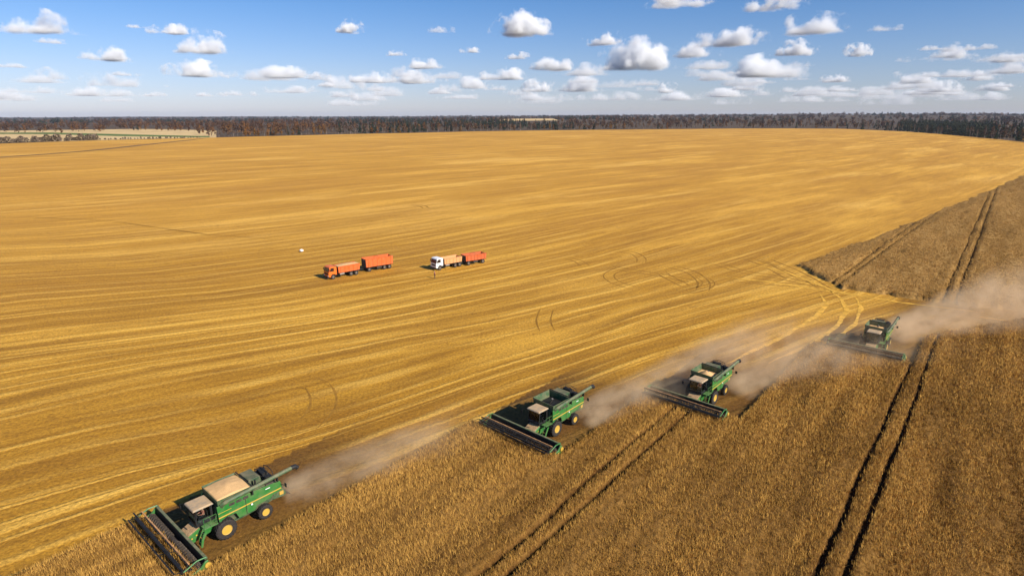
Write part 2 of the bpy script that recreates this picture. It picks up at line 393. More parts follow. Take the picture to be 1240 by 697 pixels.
o = np_mesh('stubble_field', np.stack([x, y, zz], 1), f, M['stubble'], True,
            dict(swath=('FLOAT_VECTOR', np.stack([swath(u, v), u, 0 * u], 1)), fresh_shade=('FLOAT', fresh_shade), near=('FLOAT', near)))
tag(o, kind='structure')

def sheet(name, px, mat, z, n=1):
    pts = [un(*p, z) for p in px]
    bm = bmesh.new(); bm.faces.new([bm.verts.new((a, b, z)) for a, b in pts]); bmesh.ops.triangulate(bm, faces=bm.faces)
    me = bpy.data.meshes.new(name); bm.to_mesh(me); bm.free(); me.materials.append(mat)
    o = bpy.data.objects.new(name, me); COL.objects.link(o); return o
tag(sheet('pale_field', [(-160, 174), (-160, 158), (0, 157.2), (90, 155.6), (200, 156.5), (262, 158), (262, 166.6), (180, 168.2), (60, 171.6)], M['pale'], -0.30), kind='structure')
tag(sheet('green_field', [(-160, 161), (0, 160.6), (60, 160.4), (150, 162.6), (254, 165.0), (254, 166.4), (150, 165), (60, 162.6), (0, 162.2), (-160, 163)], M['green_field'], -0.2), kind='structure')

def ribbon(name, line, width, mat, z=0.02, seg=1.0, ragged=0.25, world=False, kind='structure'):
    """a strip of uneven width laid on the ground along a line"""
    P = [Vector(p) if world else Vector(un(*p)) for p in line]
    L = [0.0]
    for a, b in zip(P, P[1:]): L.append(L[-1] + (b - a).length)
    n = max(3, int(L[-1] / seg)); vs = []; fs = []
    for i in range(n + 1):
        d = L[-1] * i / n; k = max(j for j in range(len(L) - 1) if L[j] <= d + 1e-6)
        t = (d - L[k]) / (L[k + 1] - L[k]); p = P[k].lerp(P[k + 1], t)
        tg = (P[min(k + 1, len(P) - 1)] - P[k]).normalized(); nn = Vector((-tg.y, tg.x))
        e = min(1.0, 6 * i / n + 0.15, 6 * (n - i) / n + 0.15)
        nz = float(vnoise(np.array([d / (seg * 6) + 3.7 * len(P)]), np.array([P[0].x]), 5)[0]) - 0.5; nz2 = float(vnoise(np.array([d / (seg * 2.5)]), np.array([P[0].y]), 8)[0]) - 0.5
        w = width * e * (1 + ragged * nz2 * 2)
        off = nn * nz * width * ragged
        for s in (-0.5, 0.5):
            q = p + nn * w * s + off; vs.append((q.x, q.y, z))
    for i in range(n): fs.append((2 * i, 2 * i + 1, 2 * i + 3, 2 * i + 2))
    o = np_mesh(name, vs, fs, mat); tag(o, kind=kind); return o
ribbon('dirt_track', [(-120, 201), (0, 190.5), (60, 186.5), (120, 181.5), (180, 175), (250, 167.6)], 9.0, M['track'], 0.17, 12, 0.3)

# wheel ruts left on the stubble by turning machines
def ruts(line, gauge=2.0, w=0.32, seg=0.7, z=0.012):
    P = [Vector(un(*p)) for p in line]; pts = []
    for i in range(len(P) - 1):                       # smooth the traced line
        p0, p1, p2, p3 = P[max(i - 1, 0)], P[i], P[i + 1], P[min(i + 2, len(P) - 1)]
        for j in range(6):
            t = j / 6; pts.append(0.5 * ((2 * p1) + (p2 - p0) * t + (2 * p0 - 5 * p1 + 4 * p2 - p3) * t * t + (3 * p1 - p0 - 3 * p2 + p3) * t ** 3))
    pts.append(P[-1])
    for s in (-0.5, 0.5):
        q = []
        for i, p in enumerate(pts):
            tg = (pts[min(i + 1, len(pts) - 1)] - pts[max(i - 1, 0)]).normalized(); q.append(p + Vector((-tg.y, tg.x)) * gauge * s)
        ribbon('wheel_rut', q, w, M['rut'], z, seg, 0.35, world=True)
ruts([(663, 401), (658, 388), (662, 374), (670, 373)][:3], 2.6)
ruts([(686, 312), (700, 316), (709, 322)], 2.2)
ruts([(740, 303), (765, 306), (776, 312), (776, 318)], 2.2)
ruts([(757, 323), (738, 332), (744, 341), (772, 350)], 2.4)
ruts([(384, 466), (391, 478), (391, 491), (382, 505), (368, 517)], 3.2, 0.30); ruts([(372, 463), (384, 466)], 3.2, 0.25)
ruts([(495, 248), (510, 249), (516, 252)], 2.4, 0.5)
ruts([(812, 322), (838, 330), (852, 342), (850, 352)], 2.6, 0.4); ruts([(800, 330), (828, 345), (838, 346)], 2.4, 0.35)
ruts([(820, 355), (850, 349), (858, 342), (848, 335)], 2.6, 0.35); ruts([(735, 322), (760, 327), (800, 333), (850, 343)], 2.4, 0.3)
ruts([(865, 318), (905, 330), (940, 335), (985, 345)], 2.5, 0.4); ruts([(880, 338), (930, 343), (975, 346), (1010, 352)], 2.5, 0.4)
ruts([(903, 312), (930, 322), (960, 338)], 2.6, 0.45)
ruts([(925, 313), (965, 330), (1000, 350)], 2.6, 0.4)
ribbon('old_track', [(-20, 262.5), (60, 264), (130, 267), (200, 277), (250, 284), (350, 291)], 0.26, M['rut'], 0.10, 3, 0.9)
# bright curved straw rows where the combines turn at the headland
for ln in ([(930, 440), (985, 415), (1012, 396), (1026, 376), (1018, 361), (1002, 350)], [(880, 440), (940, 412), (985, 385), (1001, 368), (992, 355)],
           [(960, 432), (1010, 412), (1036, 392), (1043, 372), (1036, 360)], [(870, 335), (930, 341), (1000, 352), (1090, 366), (1190, 378)],
           [(1180, 383), (1240, 391), (1300, 398)], [(905, 318), (960, 332), (1010, 352), (1060, 360)]):
    ribbon('straw_row', ln, 0.75, M['straw_row'], 0.03, 0.6, 0.5)

# ------------------------------------------------------------------ standing crop
CORR = [(100, -6.4), (118.5, -7.0), (141, 6.3), (152, 13), (175, 40)]     # lower edge of the harvested headland
def inside_near(u, v):
    lim = np.interp(v, [-58, -57, -57, -46, -45.9, -33.2, -33.1, -20.6, -20.5, -6.8, -6.7, 6.3, 13, 60], [-90, -90, 17.3, 17.3, 49.8, 49.8, 70.2, 70.2, 104.6, 104.6, 119, 141, 152, 200])
    e = (vnoise(u * 0.8, v * 0.8, 71) - 0.5) * 0.5
    return (u + e < lim) & (v + e > -57.2)
def groove(u, v, lines, w):
    g = np.zeros_like(u)
    for (vc, amp) in lines:
        c0 = np.interp(u, *vc) if isinstance(vc, tuple) else vc
        c = c0 + amp * (fbm(u / 13.0, u * 0 + np.mean(c0), 9, 2) - 0.5) * 2
        g = np.maximum(g, np.clip((1.12 - np.abs(v - c) / w) * 3.5, 0, 1))
    return g
TRAM = [(-6.9, 0.35), (-4.85, 0.35), (-28.1, 0.35), (-26.35, 0.35)]
def crop_sheet(name, u0, u1, v0, v1, du, dv, inside, h0, hv, tram, tw, mat, seed, tonew=1.25, low=None):
    ug = np.arange(u0, u1, du); vg = np.arange(v0, v1, dv)
    U, V = np.meshgrid(ug, vg, indexing='ij'); sh = U.shape
    uu, vv = U.ravel(), V.ravel()
    uu = uu + (rng.random(len(uu)) - 0.5) * du * 0.6; vv = vv + (rng.random(len(vv)) - 0.5) * dv * 0.6
    ins = inside(uu, vv)
    h = h0 + hv * (fbm(uu / 9.0, vv / 2.2, seed, 3) - 0.5) * 1.2 + hv * (vnoise(uu / 0.7, vv / 0.45, seed + 3) - 0.5) + hv * 0.9 * (rng.random(len(uu)) - 0.5)
    g = groove(uu, vv, tram, tw); h = h * (1 - 0.93 * g) + 0.02
    if low is not None: h = h * low(uu, vv)
    z = np.where(ins, h, -0.03)
    tone = np.clip(0.5 + (fbm(uu / 16.0, vv / 1.6, seed + 8, 3) - 0.5) * 1.5 + 0.25 * (rng.random(len(uu)) - 0.5), 0, 1) * (1 - 0.98 * g) * (1 - 0.85 * groove(uu, vv, tram, tw * tonew))  # dark track floor, and shade of the flanks put into the tone
    xy = np.outer(uu, UU) + np.outer(vv, VV)
    i = np.arange(len(uu)).reshape(sh); q = np.stack([i[:-1, :-1], i[:-1, 1:], i[1:, 1:], i[1:, :-1]], -1).reshape(-1, 4)
    q = q[ins[q].any(1)]
    used = np.unique(q); mp = np.full(len(uu), -1); mp[used] = np.arange(len(used))
    o = np_mesh(name, np.column_stack([xy, z])[used], mp[q][:, ::-1], mat, False, dict(tone=('FLOAT', tone[used])))
    return o
near_crop = crop_sheet('standing_crop', -22, 150, -58, 34, 0.30, 0.24, inside_near, 0.56, 0.18, TRAM, 0.30, M['crop'], 31)
tag(near_crop, 'ripe brown standing crop in front of the four combines', None, None, 'stuff')
def block_low(u, v):                      # thin, short plants along the ragged upper edge
    left = np.interp(u, [143, 160.5, 371, 545, 900], [-36.2, -36.2, -8.3, 12.1, 54])
    m = np.clip((u - 168) / 12, 0, 1); d = np.clip(0.12 + (v - left) / 7.0, 0.12, 1)
    return 1 - m * (1 - d)
# ears and stalks standing out of it
def tufts(n, seed, box=(-20, 148, -57, 24), inside=None, tram=TRAM, hh=1.0, d0=70.0, smax=2.0, hs=1.0):
    r = np.random.default_rng(seed); inside = inside or inside_near
    u = r.uniform(box[0], box[1], n * 3); v = r.uniform(box[2], box[3], n * 3)
    d = np.hypot(u, v); keep = r.random(len(u)) < np.clip((d0 / np.maximum(d, 20)) ** 1.4, 0, 1)
    u, v = u[keep][:n], v[keep][:n]
    g = groove(u, v, tram, 0.33); ok = inside(u, v) & (g < 0.12)
    u, v = u[ok], v[ok]; n = len(u); d = np.hypot(u, v)
    sc = np.clip(d / 60, 0.8, smax)
    tone = np.clip(0.52 - 0.20 * np.clip((v + 10) / 25, 0, 1) * (hh == 1.0) + 0.12 * np.clip((-v - 22) / 20, 0, 1) * (hh == 1.0) + (fbm(u / 14.0, v / 1.5, 41, 3) - 0.5) * 1.2 + (fbm(u / 30.0, v / 22.0, 43, 2) - 0.5) * 0.5 + r.normal(0, 0.17, n), 0, 1)
    lw = block_low(u, v) if hh != 1.0 else 1.0
    base = np.column_stack([np.outer(u, UU) + np.outer(v, VV), (0.36 * hh + 0.12 * r.random(n)) * lw])
    V = np.zeros((n, 3, 3, 3))
    for k in range(3):
        a = r.uniform(0, 2 * math.pi, n); w = 0.024 * sc * r.uniform(0.7, 1.4, n)
        dx, dy = np.cos(a), np.sin(a); lean = r.normal(0, 0.11, (n, 2)); ht = r.uniform(0.26, 0.60, n) * (0.8 + 0.45 * tone) * hs * (0.35 + 0.65 * lw)
        off = r.normal(0, 0.09, (n, 2)) * sc[:, None]
        b = base.copy(); b[:, :2] += off
        V[:, k, 0] = b + np.column_stack([dx * w, dy * w, 0 * w]); V[:, k, 1] = b - np.column_stack([dx * w, dy * w, 0 * w])
        V[:, k, 2] = b + np.column_stack([lean, ht])
    tn = np.repeat(np.clip(tone[:, None] + r.normal(0, 0.15, (n, 3)), 0.1, 1).ravel(), 3)
    return V.reshape(-1, 3), np.arange(n * 9).reshape(-1, 3), tn
tv, tf, tn = tufts(680000, 5, hs=0.9)
o = np_mesh('crop_ears', tv, tf, M['crop_ear'], False, dict(tone=('FLOAT', tn)), near_crop); o['kind'] = 'stuff'
# the second uncut block beyond the headland
BL_U = [143.4, 144.8, 160.5, 371, 545, 900]; BL_V = [-24.5, -28.0, -35.9, -8.3, 12.1, 60]
def inside_block(u, v):
    lo = np.interp(v, [-36, -24.2, -6.4, 6.3, 30], [161, 143.4, 145.6, 149.5, 158])
    left = np.interp(u, [143, 160.5, 371, 545, 900], [-36.2, -36.2, -8.3, 12.1, 54])
    e = (vnoise(u * 0.5, v * 0.5, 77) - 0.5) * 1.2 + (vnoise(u * 0.09, v * 0.09, 78) - 0.5) * 2.4
    return (u + e > lo) & (v + e > left)
ob = crop_sheet('far_standing_crop', 141, 560, -37.5, 60, 1.1, 0.5, inside_block, 0.74, 0.10, [(-6.4, 0.3), (-4.3, 0.3), (([140, 233, 300], [-27.0, -23.8, -21.5]), 0.2), (([140, 233, 300], [-25.6, -21.7, -19])  , 0.2)], 0.42, M['crop_far'], 51, 1.2, block_low)
BT = [(-6.4, 0.3), (-4.3, 0.3), (([140, 233, 300], [-27.0, -23.8, -21.5]), 0.2), (([140, 233, 300], [-25.6, -21.7, -19]), 0.2)]
bv, bf, bn = tufts(230000, 9, (141, 540, -37, 58), inside_block, BT, 1.72, 210.0, 2.1, 0.62)
o = np_mesh('crop_ears', bv, bf, M['crop_ear_far'], False, dict(tone=('FLOAT', bn)), ob); o['kind'] = 'stuff'
tag(ob, 'paler standing crop in a block beyond the harvested headland', None, None, 'stuff')

# ------------------------------------------------------------------ woods
M['bare'] = tree_mat('bare_twigs', [(0.080, 0.044, 0.028), (0.115, 0.066, 0.036), (0.060, 0.036, 0.027), (0.145, 0.078, 0.034), (0.105, 0.070, 0.050)])
M['rust'] = tree_mat('rust_leaves', [(0.20, 0.075, 0.018), (0.13, 0.060, 0.022), (0.25, 0.110, 0.020), (0.10, 0.060, 0.025), (0.16, 0.095, 0.020)])
M['needle'] = tree_mat('spruce_needles', [(0.014, 0.024, 0.012), (0.022, 0.036, 0.014), (0.030, 0.040, 0.018)])
M['wood'] = tree_mat('forest_crowns', [(0.080, 0.050, 0.040), (0.060, 0.042, 0.036), (0.105, 0.066, 0.042), (0.150, 0.072, 0.026), (0.075, 0.052, 0.045), (0.030, 0.036, 0.018), (0.110, 0.078, 0.060)])
M['hedge'] = tree_mat('hedge_twigs', [(0.13, 0.090, 0.062), (0.19, 0.14, 0.10), (0.10, 0.072, 0.048), (0.16, 0.12, 0.070)])
M['bark'] = plain('pale_bark', (0.34, 0.29, 0.25), 0.9, var=0.4, scale=2.0)
M['dkbark'] = plain('dark_bark', (0.07, 0.05, 0.038), 0.9, var=0.3, scale=2.0)

def crown_arrays(h, w, kind, n, r):
    """leaf and twig clumps spread through the volume of a crown; returns verts (n*4, 3) and tones"""
    if kind == 'spruce':
        t = r.random(n) ** 0.75; z = h * (0.08 + 0.92 * (1 - t) ** 0.0 * (1 - t)); rad = w * 0.5 * t * r.random(n) ** 0.35
        z = h * (1 - 0.92 * t); s = 0.11 * w * (0.6 + 0.8 * t)
    elif kind == 'bush':
        z = h * (0.05 + 0.9 * r.random(n)); rad = w * 0.5 * np.sqrt(np.clip(1 - ((z / h - 0.35) / 0.68) ** 2, 0.03, 1)) * r.random(n) ** 0.45; s = 0.12 * w * np.ones(n)
    else:
        lo = 0.22 if kind == 'bare' else 0.12
        k = r.integers(0, 7, n); la = r.uniform(0, 6.28, 7); lr = r.uniform(0.05, 0.30, 7); lz = r.uniform(lo + 0.12, 0.86, 7)
        z = h * np.clip(lz[k] + r.normal(0, 0.11, n), lo, 1.0); rad = None
        s = (0.105 if kind == 'bare' else 0.13) * w * r.uniform(0.6, 1.3, n)
    a = r.uniform(0, 6.283, n)
    if kind in ('spruce', 'bush'): px, py = rad * np.cos(a), rad * np.sin(a)
    else:
        px = w * (lr[k] * np.cos(la[k]) + r.normal(0, 0.13, n)); py = w * (lr[k] * np.sin(la[k]) + r.normal(0, 0.13, n))
        shr = np.clip((1.04 - z / h) * 3.2, 0.12, 1); px *= shr; py *= shr
    c = np.column_stack([px, py, z])
    d1 = r.normal(0, 1, (n, 3)); d1[:, 2] = np.abs(d1[:, 2]) * (2.0 if kind == 'bare' else 0.8); d1 /= np.linalg.norm(d1, axis=1)[:, None]
    d2 = np.cross(d1, r.normal(0, 1, (n, 3))); d2 /= np.linalg.norm(d2, axis=1)[:, None]
    e = s[:, None]; asp = 0.42 if kind == 'bare' else 0.75
    V = np.stack([c - d1 * e - d2 * e * asp * 0.4, c + d2 * e * asp - d1 * e * 0.2, c + d1 * e + d2 * e * asp * 0.2, c - d2 * e * asp + d1 * e * 0.1], 1)
    return V.reshape(-1, 3), np.repeat(r.random(n) * 0.5, 4)
def make_tree(name, h, w, kind, crown_m, trunk_m, n, seed):
    r = np.random.default_rng(seed); t = empty(name)
    mb = MB(); tr = 0.028 * h * 0.45
    top = Vector((r.normal(0, 0.03) * h, r.normal(0, 0.03) * h, h * 0.86))
    mb.tube([(0, 0, -0.4), top * 0.5, top], tr, 6, tr * 0.25)
    if kind in ('bare', 'leafy'):
        for j in range(5):
            a = r.uniform(0, 6.28); b = top * r.uniform(0.35, 0.7); l = w * r.uniform(0.25, 0.42)
            mb.tube([b, b + Vector((math.cos(a) * l, math.sin(a) * l, l * 1.1))], tr * 0.42, 5, tr * 0.12)
    mb.build('trunk', trunk_m, t, True)
    v, tn = crown_arrays(h, w, kind, n, r)
    np_mesh('crown', v, np.arange(len(v)).reshape(-1, 4), crown_m, False, dict(tone=('FLOAT', tn)), t)
    return t
PROTO = {
    'bare': [make_tree('bare_tree', 17 + i % 3 * 1.5, 7.0 + i % 2, 'bare', M['bare'], M['bark'], 150, 100 + i) for i in range(5)],
    'rust': [make_tree('autumn_tree', 14 + i * 1.6, 8.0, 'leafy', M['rust'], M['dkbark'], 170, 120 + i) for i in range(3)],
    'spruce': [make_tree('spruce_tree', 16 + i * 2, 6.0, 'spruce', M['needle'], M['dkbark'], 190, 140 + i) for i in range(2)],
    'bush': [make_tree('hedge_bush', 4.6 + i * 0.8, 6.0, 'bush', M['hedge'], M['dkbark'], 130, 160 + i) for i in range(4)]}
LAB = {'bare': 'bare grey brown birch standing at the front edge of the distant wood',
       'rust': 'rust brown autumn tree standing at the front edge of the distant wood',
       'spruce': 'dark green spruce standing at the front edge of the distant wood'}
GRP = 'trees along the front edge of the distant wood'
used = {k: [False] * len(v) for k, v in PROTO.items()}
def plant(kind, x, y, sc, label, cat, group):
    i = random.randrange(len(PROTO[kind])); p = PROTO[kind][i]
    if not used[kind][i]: used[kind][i] = True; o = p
    else: o = copy_tree(p)
    o.location = (x, y, float(relief(np.array([x]), np.array([y]))[0]) - 0.45); o.rotation_euler = (0, 0, random.uniform(0, 6.28)); o.scale = (sc * random.uniform(0.85, 1.2), sc * random.uniform(0.85, 1.2), sc)
    tag(o, label, cat, group); return o
nf = 0
for i in range(232):                                  # the front row of the wood, tree by tree
    px = 252 + (1262 - 252) * (i + 0.5 + random.uniform(-0.6, 0.6)) / 232
    if (366 < px < 374 or 392 < px < 396) and random.random() < 0.7: continue
    py = np.interp(px, [e[0] for e in EDGE], [e[1] for e in EDGE]) - random.uniform(0.1, 0.9)
    x, y = un(px, py)
    if px < 356 and px > 298: kind = random.choices(['rust', 'bare', 'spruce'], [8, 2, 1])[0]
    elif px > 1085: kind = random.choices(['rust', 'bare', 'spruce'], [1.0, 8, 0.4])[0]
    else: kind = random.choices(['rust', 'bare', 'spruce'], [2.2, 8, 0.35])[0]
    d = math.hypot(x, y); sc = random.uniform(0.72, 1.12) * (0.8 if px < 295 else 1.0) * min(1.0, d / 1150 + 0.12)
    plant(kind, x, y, sc, LAB[kind], 'tree', GRP); nf += 1
hl = 'bare brown bush in the hedge between the golden field and the pale field'
for px in [3, 11, 17, 22, 27, 33, 39, 44, 49, 54, 58, 62, 65, 69, 73, 80, 86, 90, 95, 99, 103, 108, 113, 117, 122, 127] + [131 + 3.6 * j for j in range(32)]:
    big = px < 122; py = np.interp(px, [0, 60, 120, 180, 250], [173.3, 171.2, 169.4, 168.0, 166.6])
    x, y = un(px + random.uniform(-1.5, 1.5), py - random.uniform(0, 0.5))
    plant('bush', x, y, random.uniform(1.0, 1.75) if big else random.uniform(0.30, 0.55), hl if big else 'low dark shrub in the thin end of the hedge line beside the green strip', 'bush', 'bushes in the hedge on the left')
for px, py, k, sc in [(162, 157.6, 'spruce', 0.75), (167, 157.8, 'spruce', 0.85), (171, 157.6, 'rust', 0.62), (176, 157.7, 'rust', 0.5)]:
    plant(k, *un(px, py), sc, 'dark conifer in the small clump standing alone on the pale field' if k == 'spruce' else 'low brown tree beside the dark conifers on the pale field', 'tree', 'trees in the left clump on the pale field')
for px in (192, 196, 200, 204, 208, 212, 215):
    plant(random.choice(['rust', 'bare']), *un(px, 158.2), random.uniform(0.5, 0.75), 'brown tree in the long clump standing alone on the pale field', 'tree', 'trees in the right clump on the pale field')
for k, v in PROTO.items():
    for p, u_ in zip(v, used[k]):
        if not u_:
            for ch in list(p.children): bpy.data.objects.remove(ch)
            bpy.data.objects.remove(p)

def forest(n, seed):
    r = np.random.default_rng(seed)
    az = r.uniform(-0.95, 0.95, n); rr = np.exp(r.uniform(math.log(760), math.log(11500), n))
    az[:900] = r.uniform(0.545, 0.650, 900); rr[:900] = r.uniform(1190, 2300, 900)      # conifers put in to stand for a cloud's shadow on the wood
    x, y = rr * np.sin(az), rr * np.cos(az)
    Rl = np.interp(az, [pxaz(200, 157)[0], pxaz(262, 157)[0]], [1, 0])
    edge = Redge(az) * (1 - Rl) + Rl * (np.interp(az, [-0.95, pxaz(0, 157)[0], pxaz(150, 157)[0]], [1350, 1450, 1640]) + 60 * np.sin(az * 55))
    ok = rr > edge + 10
    ok &= ~((np.abs((x - 60) / (y + 1) - 0.012) < 0.036) & (rr > 2300) & (rr < 4050))       # the clearing on the rise
    gx = (az > pxaz(352, 160)[0]) & (az < pxaz(384, 160)[0]) & (rr < 1520)
    gap = fbm(x / 260, y / 260, 91, 2); ok &= gap < 0.70
    x, y, az, rr, gap = x[ok], y[ok], az[ok], rr[ok], gap[ok]; n = len(x)
    stand = fbm(x / 420, y / 420, 13, 2)
    dark = (az > 0.555) & (az < 0.645) & (rr > 1180) & (rr < 2500)  # all conifers here, dark in place of the cloud's shade
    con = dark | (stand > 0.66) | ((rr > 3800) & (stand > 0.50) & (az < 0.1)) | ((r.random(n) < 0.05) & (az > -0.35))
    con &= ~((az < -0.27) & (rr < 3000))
    sc = np.clip(rr / 1700, 1, 4.2)
    T = {}
    Vs, Tn = [], []
    for kind in range(8):
        cone = kind >= 6
        m = (con if cone else ~con) & (r.integers(0, 2 if cone else 6, n) == (kind - 6 if cone else kind))
        idx = np.nonzero(m)[0]
        if not len(idx): continue
        nq = 26
        h0 = 17.0 + kind % 3 * 1.3
        v, tn = crown_arrays(h0, 8.0, 'spruce' if cone else ('leafy' if kind in (1,) else 'bare'), nq, np.random.default_rng(700 + kind))
        c = v.reshape(nq, 4, 3).mean(1, keepdims=True); v = (c + (v.reshape(nq, 4, 3) - c) * 2.1).reshape(-1, 3)
        a = r.uniform(0, 6.28, len(idx)); hs = r.uniform(0.75, 1.15, len(idx)) * (0.62 + 0.8 * fbm(x[idx] / 160, y[idx] / 160, 33, 2)); ws = sc[idx] * r.uniform(0.85, 1.3, len(idx))
        ca, sa = np.cos(a), np.sin(a)
        X = (v[None, :, 0] * ca[:, None] - v[None, :, 1] * sa[:, None]) * ws[:, None] + x[idx][:, None]
        Y = (v[None, :, 0] * sa[:, None] + v[None, :, 1] * ca[:, None]) * ws[:, None] + y[idx][:, None]
        Z = v[None, :, 2] * hs[:, None] + (relief(x[idx], y[idx]) - 0.45)[:, None]
        Vs.append(np.stack([X, Y, Z], -1).reshape(-1, 3))
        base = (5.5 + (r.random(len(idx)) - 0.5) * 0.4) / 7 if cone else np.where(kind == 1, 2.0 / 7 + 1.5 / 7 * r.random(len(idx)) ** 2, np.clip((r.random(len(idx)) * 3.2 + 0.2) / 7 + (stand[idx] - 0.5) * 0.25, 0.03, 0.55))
        Tn.append(np.clip(np.asarray(base)[:, None] * np.ones((1, len(v))) + (tn[None] - 0.25) * 0.16, 0.02, 0.98).ravel())
    V = np.concatenate(Vs); t = np.concatenate(Tn)
    return V, t
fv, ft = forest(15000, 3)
M['woodmass'] = None
k = NT('forest_mass'); aa = k.n('Attribute', dict(attribute_name='tone')).outputs['Fac']
cc = k.ramp(aa, [(0.05, (0.080, 0.040, 0.025)), (0.2, (0.050, 0.029, 0.021)), (0.34, (0.098, 0.050, 0.026)), (0.5, (0.16, 0.070, 0.020)), (0.62, (0.085, 0.052, 0.034)), (0.74, (0.020, 0.028, 0.016)), (0.95, (0.030, 0.038, 0.020))])
k.surf(cc, 0.9, Specular_IOR_Level=0.1)
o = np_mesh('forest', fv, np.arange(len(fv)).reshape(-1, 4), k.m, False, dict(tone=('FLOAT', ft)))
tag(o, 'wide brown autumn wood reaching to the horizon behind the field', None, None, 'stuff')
# the pale clearing on the rise in the wood
gx, gy = np.meshgrid(np.linspace(-60, 215, 40), np.linspace(2880, 3900, 30), indexing='ij')
i = np.arange(gx.size).reshape(gx.shape); q = np.stack([i[:-1, :-1], i[1:, :-1], i[1:, 1:], i[:-1, 1:]], -1).reshape(-1, 4)
o = np_mesh('hill_clearing', np.stack([gx.ravel(), gy.ravel(), relief(gx.ravel(), gy.ravel()) + 0.6], 1), q, M['pale'], True); tag(o, kind='structure')

# ------------------------------------------------------------------ combine harvesters (x forward, y left, z up; origin under the front axle)
def wheel(name, x, y, r, w, rim_r, parent, side, tyre_m, rim_m, lugs=22):
    mb = MB(); hw = w / 2
    mb.lathe([(-hw, rim_r), (-hw, r * 0.86), (-hw * 0.8, r * 0.965), (hw * 0.8, r * 0.965), (hw, r * 0.86), (hw, rim_r)], 0, 0, 0, 32, False)
    for i in range(lugs):
        a = 2 * math.pi * i / lugs
        for s in (-1, 1):
            b = a + (0.5 * 2 * math.pi / lugs if s > 0 else 0)
            c0, s0 = math.cos(b), math.sin(b); c1, s1 = math.cos(b + 0.16), math.sin(b + 0.16)
            p = [Vector((c1 * q, 0.0, s1 * q)) for q in (r * 0.95, r)] + [Vector((c0 * q, s * hw * 0.95, s0 * q)) for q in (r, r * 0.93)]
            off = Vector((-s0, 0, c0)) * r * 0.035
            a1 = [mb.bm.verts.new(z - off) for z in p]; a2 = [mb.bm.verts.new(z + off) for z in p]
            mb.bm.faces.new(a1); mb.bm.faces.new(a2[::-1])
            for j in range(4): mb.bm.faces.new((a1[j], a2[j], a2[(j + 1) % 4], a1[(j + 1) % 4]))
    o = mb.build(name, tyre_m, parent, False); o.location = (x, y, r)
    mr = MB(); s = side
    mr.lathe([(s * hw * 0.86, rim_r * 1.02), (s * hw * 0.98, rim_r * 0.98), (s * hw * 0.86, rim_r * 0.86), (s * hw * 0.35, rim_r * 0.62), (s * hw * 0.35, rim_r * 0.34), (s * hw * 0.62, rim_r * 0.30), (s * hw * 0.62, rim_r * 0.12)], 0, 0, 0, 28)
    mr.build('rim', rim_m, o, True)
    return o

def heap(parent, x0, x1, y0, y1, z_edge, peak, px, py, pw, mat, seed, name='grain'):
    """a heap of grain filling a box to z_edge with a rounded peak, with slack edges"""
    nx, ny = 34, 26; X, Y = np.meshgrid(np.linspace(x0, x1, nx), np.linspace(y0, y1, ny), indexing='ij')
    d = np.hypot((X - px) / (x1 - x0), (Y - py) / (y1 - y0))
    Z = z_edge + (peak - z_edge) * np.clip(1 - d / pw, 0, 1) ** 0.9 + (vnoise(X * 3, Y * 3, seed) - 0.5) * 0.05
    i = np.arange(nx * ny).reshape(nx, ny); q = np.stack([i[:-1, :-1], i[1:, :-1], i[1:, 1:], i[:-1, 1:]], -1).reshape(-1, 4)
    V = np.stack([X.ravel(), Y.ravel(), Z.ravel()], 1)
    rim = np.concatenate([i[:, 0], i[-1, 1:], i[-2::-1, -1], i[0, -2:0:-1]])          # skirt down into the box
    lowv = V[rim].copy(); lowv[:, 2] = z_edge - 0.45; b = len(V) + np.arange(len(rim)); n = len(rim)
    sk = np.stack([rim, b, np.roll(b, -1), np.roll(rim, -1)], 1)
    return np_mesh(name, np.concatenate([V, lowv]), np.concatenate([q, sk]), mat, True, None, parent)

